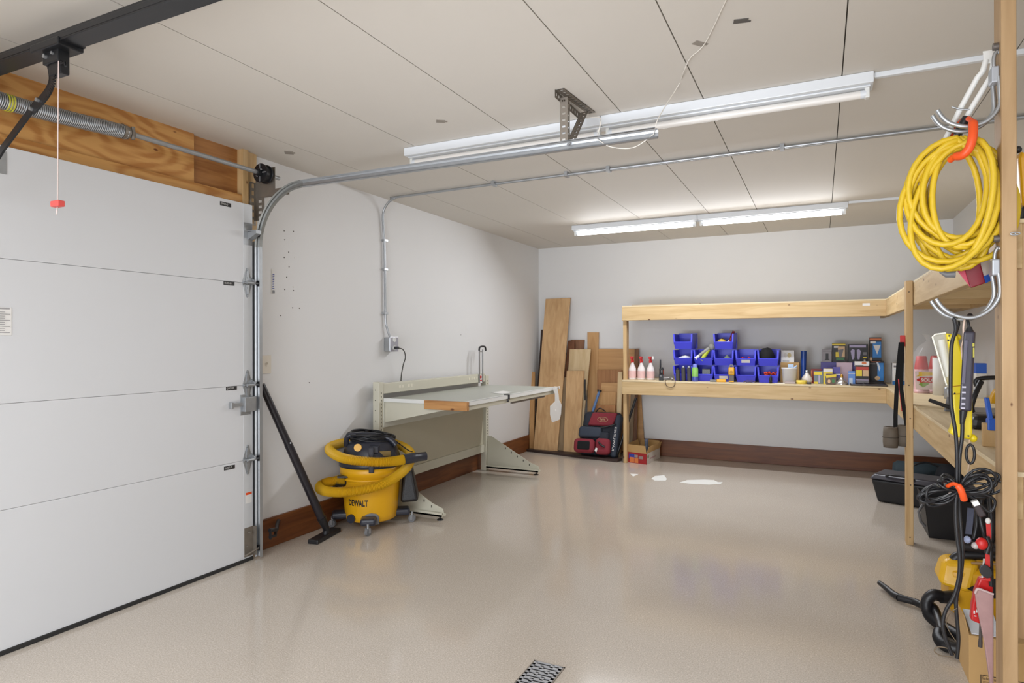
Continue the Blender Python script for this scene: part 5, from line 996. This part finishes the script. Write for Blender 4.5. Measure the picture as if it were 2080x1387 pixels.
obj('clip_arm', M().tube(spline([(0.4157, 2.4000, 1.9820), (0.4217, 2.3700, 1.9580), (0.4180, 2.3500, 1.9149), (0.4093, 2.3500, 1.8786), (0.3936, 2.3600, 1.8608), (0.3779, 2.3800, 1.8635), (0.3682, 2.4000, 1.8591)], 6), [.008]*6+[.013]*24+[.010]*7, n=10), orange, oc_)
obj('rear_arm', M().tube(spline([(0.4196, 2.4600, 2.0004), (0.3940, 2.4800, 1.9771), (0.3699, 2.4800, 1.9438), (0.3630, 2.4700, 1.9178)], 5), .011, n=9), orange, oc_)
obj('strap', M().tube([(0.4171, 2.4300, 1.9960), (0.4055, 2.4300, 1.9713), (0.3928, 2.4400, 1.9464)], [.012, .014, .013], n=8), black, oc_)

# maroon packet hanging behind the coil
mp_ = thing('maroon_packet', (0.4499, 2.5200, 1.5339), 'maroon packet with a blue and white side hanging below the yellow coil', 'packet')
obj('packet', M().hexa([(0.4383, 2.5000, 1.4606), (0.4774, 2.5000, 1.4749), (0.4888, 2.5600, 1.4793), (0.4488, 2.5600, 1.4647), (0.3988, 2.5000, 1.5668), (0.4543, 2.5000, 1.5857), (0.4652, 2.5600, 1.5928), (0.4084, 2.5600, 1.5735)]), mat('maroon_gloss', (126, 22, 36), .3), mp_, bev=.003)
obj('side_print', M().hexa([(0.4783, 2.5050, 1.4752), (0.5040, 2.5300, 1.4906), (0.5099, 2.5600, 1.4930), (0.4888, 2.5600, 1.4793), (0.4552, 2.5050, 1.5863), (0.4886, 2.5300, 1.6001), (0.4944, 2.5600, 1.6038), (0.4652, 2.5600, 1.5928)]), mat('print_cream', (214, 204, 196), .5), mp_)
obj('blue_band', M().hexa([(0.4774, 2.5000, 1.4741), (0.5028, 2.5240, 1.4885), (0.5040, 2.5300, 1.4890), (0.4793, 2.5100, 1.4748), (0.4723, 2.5000, 1.4973), (0.5002, 2.5240, 1.5093), (0.5014, 2.5300, 1.5098), (0.4742, 2.5100, 1.4981)]), blue2, mp_)
obj('blue_band', M().hexa([(0.4595, 2.5000, 1.5694), (0.4900, 2.5240, 1.5833), (0.4912, 2.5300, 1.5840), (0.4613, 2.5100, 1.5706), (0.4543, 2.5000, 1.5873), (0.4875, 2.5240, 1.6010), (0.4886, 2.5300, 1.6017), (0.4561, 2.5100, 1.5885)]), blue2, mp_)
obj('pink_corner', M().hexa([(0.3966, 2.4950, 1.5245), (0.4361, 2.4950, 1.4619), (0.4405, 2.5200, 1.4636), (0.4006, 2.5200, 1.5269), (0.3980, 2.4950, 1.5630), (0.4152, 2.4950, 1.5492), (0.4194, 2.5200, 1.5518), (0.4020, 2.5200, 1.5658)]), mat('pink_gloss', (190, 60, 84), .3), mp_, bev=.002)
gj = thing('glove_clip', (0.3759, 2.5000, 1.5100), 'grey pointed clip sticking out left of the maroon packet', 'clip')
obj('nose', M().tube([(0.3514, 2.4900, 1.5167), (0.3703, 2.4900, 1.5077), (0.3944, 2.4900, 1.5081)], [.003, .011, .013], n=9), greyp, gj)
obj('jaw', M().tube([(0.3757, 2.4900, 1.5267), (0.3984, 2.4900, 1.5207)], .006, n=8), black, gj)

# work light
wl_ = thing('work_light', (0.4019, 2.4600, 1.1506), 'yellow work light with a clear cover hanging from the lower hook', 'lamp')
def slab(nm, poly, y0, t, m, par, **k):
    return obj(nm, M().prism([(p[0], p[2]) for p in poly], (0, y0, 0), (1, 0, 0), (0, 0, 1), (0, 1, 0), t), m, par, **k)
slab('yellow_body', [(0.3626, 2.4500, 1.3153), (0.3954, 2.4500, 1.3071), (0.4006, 2.4500, 1.2772), (0.4160, 2.4500, 1.2144), (0.4339, 2.4500, 1.1365), (0.4335, 2.4500, 0.9958), (0.4284, 2.4500, 0.9751), (0.3894, 2.4500, 0.9805), (0.3724, 2.4500, 0.9920), (0.3830, 2.4500, 1.0243), (0.3793, 2.4500, 1.1190), (0.3701, 2.4500, 1.1583), (0.3743, 2.4500, 1.2455)], 2.45, .045, mat('bright_yellow', (232, 208, 30), .35), wl_, bev=.006, seg=3)
slab('clear_cover', [(0.3272, 2.4550, 1.3060), (0.3647, 2.4550, 1.3153), (0.3764, 2.4550, 1.2454), (0.3722, 2.4550, 1.1343), (0.3656, 2.4550, 1.1468), (0.3458, 2.4550, 1.2293)], 2.455, .035, mat('cover_clear', (226, 222, 206), .12, alpha=.32), wl_, bev=.004)
obj('cover_rim', M().tube([(0.3648, 2.4500, 1.1471), (0.3451, 2.4500, 1.2294), (0.3265, 2.4500, 1.3028), (0.3346, 2.4500, 1.3107), (0.3626, 2.4500, 1.3153)], .0028, n=6), mat('rim_clear', (232, 230, 216), .2), wl_)
obj('lamp_tube', M().cyl((0.3537, 2.4720, 1.2931), (0.3722, 2.4720, 1.1731), .010, n=10), white, wl_)
obj('end_ball', M().blob((0.4370, 2.4700, 0.9776), (.013, .013, .013), 10).blob((0.3987, 2.4700, 1.3009), (.010, .010, .010), 8), mat('bright_yellow', (0, 0, 0)), wl_)
sc2 = M()
for p in ((0.3718, 2.4500, 1.3057), (0.3691, 2.4500, 1.2915), (0.3858, 2.4500, 1.1208), (0.4219, 2.4500, 0.9872)): sc2.cyl((p[0], p[1]-.002, p[2]), (p[0], p[1]+.002, p[2]), .0028, n=8)
obj('screw', sc2, black, wl_, kind='stuff')
obj('seam_line', slab_ if False else M().tube([(0.3792, 2.4490, 1.1428), (0.4001, 2.4490, 1.1465), (0.4325, 2.4490, 1.1506)], .0014, n=5).tube([(0.3817, 2.4490, 1.1176), (0.4337, 2.4490, 1.1256)], .0012, n=5), mat('ochre', (0, 0, 0)), wl_)
obj('swivel_hook', M().tube(spline([(0.3892, 2.4600, 1.3025), (0.3913, 2.4400, 1.3212), (0.3949, 2.4300, 1.3476), (0.3856, 2.4200, 1.3646), (0.3778, 2.4200, 1.3585)], 5), .0035, n=7), black, wl_)
# power strip
pw = thing('power_strip', (0.4126, 2.4000, 1.2006), 'dark power strip hanging upright from the lower hook', 'power strip')
obj('body', M().hexa([(0.3853, 2.3750, 1.0744), (0.4154, 2.3750, 1.0712), (0.4259, 2.4200, 1.0672), (0.3952, 2.4200, 1.0704), (0.3973, 2.3750, 1.3187), (0.4272, 2.3750, 1.3184), (0.4366, 2.4200, 1.3189), (0.4073, 2.4200, 1.3192)]), mat('strip_dark', (52, 48, 60), .35), pw, bev=.006, seg=3)
obj('raised_face', M().hexa([(0.3912, 2.3710, 1.1558), (0.4012, 2.3710, 1.1560), (0.4021, 2.3760, 1.1557), (0.3920, 2.3760, 1.1555), (0.4003, 2.3710, 1.2928), (0.4090, 2.3710, 1.2927), (0.4099, 2.3760, 1.2927), (0.4011, 2.3760, 1.2928)]), mat('strip_face', (84, 80, 96), .4), pw, bev=.002)
so = M()
for y_ in (786, 797, 809, 820, 829): so.obox(Vector((0.3976, 2.3720, 1.1467))+(Vector((0.3949, 2.3720, 1.0812))-Vector((0.3976, 2.3720, 1.1467)))*((y_-786)/43), (.010, .003, .005), Matrix.Identity(3))
obj('outlet_slot', so, mat('slot_silver', (168, 164, 176), .3, .5), pw, kind='stuff')
panelart('yellow_print', (0.4207, 2.3740, 1.2382), (1, 0, 0), (0, 0, 1), [(0, 0, .004, .03, 0), (-.001, .034, .004, .044, 0)], [mat('strip_print', (176, 168, 60), .5)], pw)
obj('end_cap', M().cyl((0.4000, 2.3950, 1.0716), (0.3961, 2.3950, 1.0283), .011, .006, n=12).cyl((0.4158, 2.3950, 1.3173), (0.4158, 2.3950, 1.3326), .012, .006, n=12), black, pw, bev=.001)
obj('hang_loop', M().tube(spline([(0.4158, 2.3950, 1.3264), (0.4142, 2.4000, 1.3465), (0.4121, 2.4100, 1.3622), (0.4215, 2.4200, 1.3732), (0.4322, 2.4300, 1.3641)], 5), .004, n=7), black, pw)
wr_ = obj('white_cable_tie', M().tube(spline([(0.4070, 2.4100, 1.3608), (0.4015, 2.4000, 1.3313), (0.4030, 2.4100, 1.2928), (0.4012, 2.4300, 1.2695), (0.4053, 2.4400, 1.2302)], 5), .003, n=6), mat('pale_tie', (222, 196, 178), .4)); tag(wr_, 'pale thin tie hanging beside the dark power strip', 'tie')
# carabiner
cbn = obj('carabiner', M().tube([Vector((0.4217, 2.4200, 0.9340))+Vector((.011*math.cos(a*PI/8), 0, .030*math.sin(a*PI/8))) for a in range(16)], .0042, n=7, closed=True, up=(0, 1, 0)), black); tag(cbn, 'black carabiner below the yellow work light', 'carabiner')
ch = obj('tan_cord', M().tube(spline([(0.4210, 2.4300, 0.9774), (0.4197, 2.4300, 0.9587), (0.4171, 2.4300, 0.9352), (0.4196, 2.4300, 0.9043), (0.4169, 2.4300, 0.8730)], 5), .003, n=6), mat('tan_cord', (196, 170, 140), .7)); tag(ch, 'short tan cord hanging beside the carabiner', 'cord')
# black cord bundle
kb = thing('black_cord_bundle', (0.3855, 2.3800, 0.8290), 'black extension cord gathered in loops with an orange tie under the power strip', 'cord')
K0 = Vector((0.3838, 2.3850, 0.8232))
def petals(n, dx, dz_, L, Wd, seed, spread=.25):
    r = random.Random(seed); mb = M(); base = math.atan2(dz_, dx)
    for i in range(n):
        a = base+r.uniform(-spread, spread); l = L*r.uniform(.72, 1.02); w = Wd*r.uniform(.5, 1.0); dep = r.uniform(-.028, .028); P = []
        for j in range(20):
            t = 2*PI*j/20; u = l*(1-math.cos(t))/2; v = w*math.sin(t)*(math.sin(t/2)**.7 if t > 0 else 0)
            P.append(K0+Vector((u*math.cos(a)-v*math.sin(a), dep*math.sin(t/2)+.006*math.sin(t*3+i), u*math.sin(a)+v*math.cos(a))))
        mb.tube(P, .0042, n=7, closed=True)
    return mb
obj('right_loops', petals(9, 1, .38, .118, .040, 5, .32), black, kb)
obj('left_loops', petals(8, -1, -.50, .112, .036, 8, .22), black, kb)
obj('small_loops', petals(5, -.6, .55, .062, .022, 2, .3).tube(spline([K0, (0.4319, 2.3800, 0.8230), (0.4769, 2.3900, 0.8029), (0.4645, 2.3900, 0.7638), (0.4212, 2.3900, 0.8046), K0], 6), .0042, n=7), black, kb)
obj('long_strand', M().tube(spline([(0.3757, 2.3900, 1.3576), (0.3786, 2.3850, 1.3236), (0.3675, 2.3800, 1.2775), (0.3647, 2.3800, 1.1853), (0.3658, 2.3800, 1.0930), (0.3771, 2.3800, 1.0015), (0.3807, 2.3800, 0.9251), (0.3792, 2.3800, 0.8330), (0.3765, 2.3800, 0.7561), (0.3801, 2.3800, 0.6799), (0.3863, 2.3800, 0.6195), (0.3849, 2.3800, 0.5581), (0.3720, 2.3800, 0.4946), (0.3501, 2.3800, 0.4446), (0.3423, 2.3800, 0.3968), (0.3512, 2.3800, 0.3523), (0.3664, 2.3800, 0.3093)], 6), .0055, n=8), black, kb)
obj('long_strand', M().tube(spline([(0.3965, 2.3900, 1.0320), (0.3943, 2.3850, 0.9866), (0.3878, 2.3850, 0.9248), (0.3863, 2.3850, 0.8327), (0.3891, 2.3950, 0.7539), (0.3940, 2.3950, 0.6776), (0.3964, 2.3950, 0.6164), (0.3898, 2.3950, 0.5385), (0.3794, 2.3950, 0.4751), (0.3831, 2.3950, 0.3987), (0.3855, 2.3950, 0.3529), (0.3816, 2.3950, 0.2951)], 6), .0055, n=8), black, kb)
obj('thin_end', M().tube(spline([(0.3685, 2.3850, 0.3014), (0.3363, 2.3850, 0.2991), (0.3207, 2.3850, 0.3097), (0.3298, 2.3850, 0.3241), (0.3557, 2.3850, 0.3249), (0.3757, 2.3900, 0.3069)], 6), .0018, n=6).tube(spline([(0.3811, 2.3900, 0.4542), (0.3632, 2.3900, 0.4355), (0.3528, 2.3900, 0.4026), (0.3630, 2.3900, 0.3736), (0.3783, 2.3900, 0.3505)], 6), .0015, n=6), mat('thin_brown', (110, 94, 74), .5), kb)
obj('plug', M().obox((0.4349, 2.3700, 0.7713), (.020, .018, .040), Matrix.Rotation(-.45, 3, 'Y')), mat('plug_dark', (44, 34, 36), .4), kb, bev=.004)
obj('plug_label', M().obox((0.4251, 2.3700, 0.7928), (.017, .0185, .014), Matrix.Rotation(-.45, 3, 'Y')), paper, kb)
obj('plug', M().obox((0.3421, 2.3800, 0.8402), (.030, .02, .024), Matrix.Rotation(.3, 3, 'Y')), mat('plug_grey', (70, 68, 62), .5), kb, bev=.005)
obj('orange_tie', M().tube(spline([(0.3534, 2.3700, 0.8356), (0.3639, 2.3550, 0.8473), (0.3724, 2.3450, 0.8487), (0.3819, 2.3420, 0.8381), (0.3885, 2.3450, 0.8201), (0.3939, 2.3550, 0.8034)], 5), [.006]*12+[.010]*14, n=9), orange, kb)
# little things hanging under the bundle beside the stud
ly = thing('blue_strap', (0.4131, 2.4400, 0.7145), 'dark blue patterned strap hanging under the cord bundle', 'strap')
obj('band', ribbon([(0.4278, 2.4500, 0.7576), (0.4251, 2.4500, 0.7134), (0.4212, 2.4500, 0.6738)], .017), mat('navy', (52, 56, 74), .6, var=.3, sc=70), ly)
obj('tip', M().blob((0.4185, 2.4500, 0.6562), (.011, .008, .012), 8), mat('pale_blue', (150, 160, 190), .5, var=.4, sc=80), ly)
rl_ = thing('red_lantern', (0.4513, 2.4400, 0.6448), 'red and clear pocket lantern hanging beside the stud', 'lantern')
obj('body', M().blob((0.4538, 2.4400, 0.6513), (.017, .016, .019), 12), red, rl_)
obj('clear_head', M().blob((0.4373, 2.4400, 0.6428), (.011, .011, .011), 10), mat('lantern_clear', (196, 188, 184), .15, alpha=.8), rl_)
obj('black_back', M().tube([(0.4684, 2.4500, 0.6722), (0.4760, 2.4500, 0.6499), (0.4683, 2.4500, 0.6194)], .008, n=8), black, rl_)
rs = thing('red_lanyard', (0.4754, 2.4600, 0.6548), 'red strap hanging down the side of the stud', 'strap')
obj('band', ribbon([(0.4753, 2.4650, 0.7235), (0.4777, 2.4650, 0.6692), (0.4737, 2.4650, 0.6063), (0.4748, 2.4650, 0.5285)], .012), red, rs)
obj('buckle', M().blob((0.4743, 2.4600, 0.7200), (.008, .005, .010), 8), paper, rs)
ks = thing('black_strap_cluster', (0.4646, 2.4700, 0.6818), 'black straps hanging in a cluster behind the red lantern', 'straps')
obj('strap', M().tube(spline([(0.4649, 2.4700, 0.8071), (0.4564, 2.4800, 0.7411), (0.4621, 2.4700, 0.6893), (0.4817, 2.4800, 0.6186), (0.4714, 2.4800, 0.5700)], 5), .006, n=7).tube(spline([(0.4802, 2.4700, 0.7931), (0.4871, 2.4800, 0.7133), (0.4823, 2.4700, 0.6217), (0.4866, 2.4800, 0.5097)], 5), .007, n=7).tube(spline([(0.4417, 2.4700, 0.7733), (0.4485, 2.4800, 0.7086), (0.4388, 2.4700, 0.6548)], 5), .005, n=7), black, ks)
obj('paddle', M().prism(ell(0, 0, .017, .022, 18), (0.4669, 2.4500, 0.5618), (.9, 0, .35), (-.35, 0, .9), (0, 1, 0), .008), black, ks, bev=.002)

# ================= FLOOR THINGS ON THE RIGHT
# black instrument-like case
kc = thing('long_black_case', (.62, 5.65, 0), 'long black plastic case lying under the right shelf beyond the post', 'case')
def K(px, py, z): return (px, py, z)
A_ = Vector((.37, 5.86, 0)); Bd = Vector((.93, -.36, 0)).normalized(); Sd = Vector((.36, .93, 0)).normalized()
def kp(u, v, z): return A_+Bd*u+Sd*v+Vector((0, 0, z))
obj('shell', M().hexa([kp(.03, .02, .0), kp(.64, .02, .0), kp(.64, .27, .0), kp(.03, .27, .0), kp(-.01, -.01, .185), kp(.66, -.01, .185), kp(.66, .29, .185), kp(-.01, .29, .185)]), black, kc, bev=.02, seg=3)
obj('lid', M().hexa([kp(-.02, -.02, .185), kp(.67, -.02, .185), kp(.67, .30, .185), kp(-.02, .30, .185), kp(.01, .01, .225), kp(.64, .01, .225), kp(.64, .27, .225), kp(.01, .27, .225)]), mat('lid_grey', (58, 56, 64), .3), kc, bev=.012, seg=3)
obj('carry_handle', M().tube(spline([kp(.10, -.0, .215), kp(.13, -.01, .232), kp(.2, -.01, .236), kp(.27, -.01, .228), kp(.30, 0, .215)], 5), .008, n=8), black, kc)
tb_ = thing('black_tool_bin', (.82, 5.05, 0), 'black open storage bin on the floor right of the shelf post', 'storage bin')
ax0, ax1, ay0, ay1 = .635, .98, 4.93, 5.22; th = .006
bm_ = M()
for (a, c, a2, c2, n_) in (((ax0, ay0), (ax1, ay0), (ax0-.03, ay0-.03), (ax1+.03, ay0-.03), (0, th, 0)), ((ax1, ay0), (ax1, ay1), (ax1+.03, ay0-.03), (ax1+.03, ay1+.03), (-th, 0, 0)), ((ax1, ay1), (ax0, ay1), (ax1+.03, ay1+.03), (ax0-.03, ay1+.03), (0, -th, 0)), ((ax0, ay1), (ax0, ay0), (ax0-.03, ay1+.03), (ax0-.03, ay0-.03), (th, 0, 0))):
    n_ = Vector(n_); p = [Vector((*a, .0)), Vector((*c, .0))]; q_ = [Vector((*a2, .26)), Vector((*c2, .26))]
    bm_.hexa([p[0], p[1], p[1]+n_, p[0]+n_, q_[0], q_[1], q_[1]+n_, q_[0]+n_])
obj('tub', bm_.box(ax0, ax1, ay0, ay1, 0, .006), black, tb_, bev=.003)
obj('side_handle', M().tube([(ax0-.03, ay0+.05, .20), (ax0-.055, ay0+.02, .16), (ax0-.045, ay0-.0, .10), (ax0-.02, ay0+.02, .07)], .009, n=8), greyp, tb_)
tl = thing('tool_pile', (.82, 5.05, .006), 'dark grey pile of cables and tools inside the black bin', 'tools')
tag(tl, 'dark grey pile of cables and tools inside the black bin', 'tools')
rr3 = random.Random(4); tpm = M()
for i in range(9): tpm.tube(spline([(rr3.uniform(ax0+.03, ax1-.03), rr3.uniform(ay0+.03, ay1-.03), rr3.uniform(.03, .27)) for _ in range(4)], 5), .009, n=7)
obj('cable_heap', tpm, mat('heap_dark', (58, 56, 58), .5), tl, kind='stuff')
obj('pale_sleeve', M().cyl((.72, 5.0, .2), (.80, 5.05, .315), .018, n=10), mat('pale_sleeve', (150, 130, 120), .5), tl)
df = thing('dark_duffel', (.78, 6.45, 0), 'dark blue-black duffel bag on the floor near the back wall', 'bag')
obj('body', M().lathe([(0, -.26), (.10, -.25), (.122, -.22), (.122, .22), (.10, .25), (0, .26)], (.82, 6.46, .122), 24, axis=(1, 0, 0)), mat('duffel', (36, 52, 60), .75, bump=.3, sc=20), df)
obj('side_lump', M().blob((.98, 6.30, .16), (.13, .12, .115), 12, .06), mat('duffel_dark', (28, 30, 38), .8, bump=.3, sc=20), df)
obj('strap', M().tube(spline([(.64, 6.345, .16), (.70, 6.32, .23), (.80, 6.34, .265), (.92, 6.33, .22)], 5), .008, n=6), black, df)

# small yellow vacuum
yv = thing('portable_vacuum', (.70, 3.62, 0), 'small yellow and black vacuum on the floor near the stud', 'vacuum')
obj('body', M().hexa([(.535, 3.52, .02), (.93, 3.52, .02), (.93, 3.80, .02), (.535, 3.80, .02), (.530, 3.54, .235), (.92, 3.54, .255), (.92, 3.78, .255), (.530, 3.78, .235)]), yellow, yv, bev=.035, seg=4)
obj('front_dome', M().hexa([(.490, 3.53, .15), (.62, 3.51, .13), (.62, 3.74, .13), (.490, 3.72, .15), (.515, 3.57, .262), (.66, 3.55, .275), (.66, 3.70, .275), (.515, 3.68, .262)]), mat('yellow_dome', (236, 182, 34), .3), yv, bev=.03, seg=4)
obj('dark_vent', M().prism([(0, 0), (.09, .06), (.14, .06), (.14, -.02), (.07, -.03)], (.60, 3.525, .155), (1, 0, 0), (0, 0, 1), (0, 1, 0), -.006), black, yv)
obj('top_handle', M().tube(spline([(.56, 3.60, .255), (.60, 3.60, .285), (.75, 3.60, .295), (.90, 3.60, .26)], 5), .022, n=10), black, yv)
obj('accessory_tube', M().tube([(.575+.012*i, 3.60, .325+.004*(i % 2)) for i in range(14)], [.026 if i % 2 else .021 for i in range(14)], n=12).cyl((.66, 3.62, .318), (.90, 3.62, .318), .022, n=12), mat('black_rib', (40, 36, 38), .4), yv)
obj('rod', M().cyl((.62, 3.545, .268), (.80, 3.545, .285), .006, n=8), mat('tan_rod', (176, 140, 96), .5), yv)
obj('hose_port', M().cyl((.545, 3.50, .115), (.49, 3.47, .115), .030, .026, n=14), black, yv)
def ribbed(ctrl, r, k=16):
    q_ = spline(ctrl, k); return M().tube(q_, [r if i % 2 else r*.86 for i in range(len(q_))], n=12)
obj('hose', ribbed([(.505, 3.48, .115), (.462, 3.46, .125), (.435, 3.45, .09), (.44, 3.42, .045), (.475, 3.36, .03), (.53, 3.27, .028), (.575, 3.20, .028), (.56, 3.145, .028), (.505, 3.13, .028), (.462, 3.15, .028), (.450, 3.21, .028), (.46, 3.27, .03)], .026, 20), black, yv)
obj('hose_end', ribbed([(.47, 3.25, .030), (.465, 3.42, .07), (.455, 3.52, .055), (.44, 3.575, .028), (.405, 3.62, .025)], .018, 8), black, yv)
obj('crevice_wand', M().cyl((.405, 3.62, .024), (.345, 3.655, .022), .016, .018, n=12).tube([(.345, 3.655, .022), (.325, 3.68, .024), (.30, 3.75, .026), (.272, 3.81, .030)], [.018, .017, .015, .012], n=10), black, yv)
# cardboard box near the stud
kx0, ky0, kx1, ky1, kh = .499, 2.90, .85, 3.09, .181
kbx = thing('cardboard_box', (.66, 3.0, 0), 'tall brown cardboard box on the floor behind the stud', 'box')
obj('body', M().box(kx0, kx1, ky0, ky1, 0, kh), card, kbx, bev=.002)
obj('open_flap', M().hexa([(kx0, ky1-.002, kh), (kx0, ky0+.01, kh), (kx0+.003, ky0+.01, kh), (kx0+.003, ky1-.002, kh), (kx0-.012, ky1-.01, kh+.06), (kx0-.006, ky0+.06, kh+.05), (kx0-.003, ky0+.06, kh+.05), (kx0-.009, ky1-.01, kh+.06)]), card, kbx)
fr_ = panelart('print_frame', (kx0+.035, ky0-.0004, .0), (1, 0, 0), (0, 0, 1), [(0, 0, .003, .042, 0), (0, .039, .14, .042, 0), (.008, .017, .12, .0185, 0), (.008, .012, .10, .0135, 0), (.008, .007, .12, .0085, 0)], [mat('box_print', (74, 58, 40), .7)], kbx)
text('Safe with', (kx0+.065, ky0-.0012, .030), (1, 0, 0), (0, 0, 1), .05, .010, mat('box_print', (0, 0, 0)), kbx)
wp = obj('white_liner', M().hexa([(kx0+.01, ky0+.01, kh+.002), (kx0+.10, ky0+.02, kh+.002), (kx0+.11, ky1-.01, kh+.03), (kx0+.01, ky1-.01, kh+.03), (kx0+.01, ky0+.01, kh+.006), (kx0+.10, ky0+.02, kh+.006), (kx0+.11, ky1-.01, kh+.034), (kx0+.01, ky1-.01, kh+.034)]), mat('liner_white', (222, 226, 232), .4)); tag(wp, 'white sheet lying on top of the brown cardboard box', 'sheet')
# red and clear plastic bags hanging beside the stud
rbm = M(); cols = [(1990, 1176, 2.50), (2014, 1172, 2.50), (2016, 1250, 2.50), (2000, 1262, 2.50), (1972, 1250, 2.50), (1976, 1205, 2.50)]
rgb_ = thing('red_bag', (0.4670, 2.5000, 0.4044), 'translucent red plastic bag with white print hanging behind the stud', 'bag')
P_ = [(0.4595, 2.5000, 0.5221), (0.4957, 2.5000, 0.5327), (0.4953, 2.5000, 0.3907), (0.4592, 2.5000, 0.3743), (0.4357, 2.5000, 0.3825), (0.4384, 2.5000, 0.4309), (0.4477, 2.5000, 0.4836)]
slab('bag', P_, 2.50, .03, mat('red_film', (200, 28, 30), .3, alpha=.93), rgb_, bev=.006, seg=3)
lt_ = obj('white_letters', M().obox((0.4446, 2.4985, 0.4119), (.004, .001, .010), Matrix.Identity(3)).obox((0.4512, 2.4985, 0.4163), (.003, .001, .010), Matrix.Identity(3)).obox((0.4577, 2.4985, 0.4191), (.003, .001, .010), Matrix.Identity(3)).obox((0.4472, 2.4985, 0.3996), (.006, .001, .003), Matrix.Identity(3)), paper, rgb_, kind='stuff')
obj('handle_strap', ribbon([(0.4723, 2.5050, 0.5860), (0.4670, 2.5050, 0.5200)], .004).tube([(0.4839, 2.5050, 0.5798), (0.4812, 2.5050, 0.5255)], .003, n=6), paper, rgb_)
cbg = thing('pink_clear_bag', (0.4682, 2.4800, 0.3338), 'dusty pink clear plastic bag hanging lowest beside the stud', 'bag')
P_ = [(0.4467, 2.4800, 0.4968), (0.4916, 2.4800, 0.4886), (0.4906, 2.4800, 0.0882), (0.4832, 2.4800, 0.1802), (0.4657, 2.4800, 0.3333), (0.4479, 2.4800, 0.4322), (0.4428, 2.4800, 0.4787)]
slab('bag', P_, 2.475, .012, mat('pink_film', (176, 140, 138), .3, var=.25, sc=25, alpha=.93), cbg, bev=.004)
obj('top_hem', M().tube(spline([(0.4430, 2.4740, 0.4809), (0.4495, 2.4740, 0.4962), (0.4675, 2.4740, 0.4929), (0.4904, 2.4740, 0.4859)], 5), .004, n=6), mat('hem_film', (196, 170, 168), .4), cbg)
ds = obj('dark_spatula', M().tube(spline([(0.4638, 2.5100, 0.4317), (0.4668, 2.5200, 0.3805), (0.4654, 2.5200, 0.3323), (0.4640, 2.5200, 0.2936)], 4), [.002]*3+[.005]*7+[.006]*3, n=8), mat('blade_dark', (74, 66, 62), .5)); tag(ds, 'dark narrow blade hanging in front of the cardboard box', 'tool')
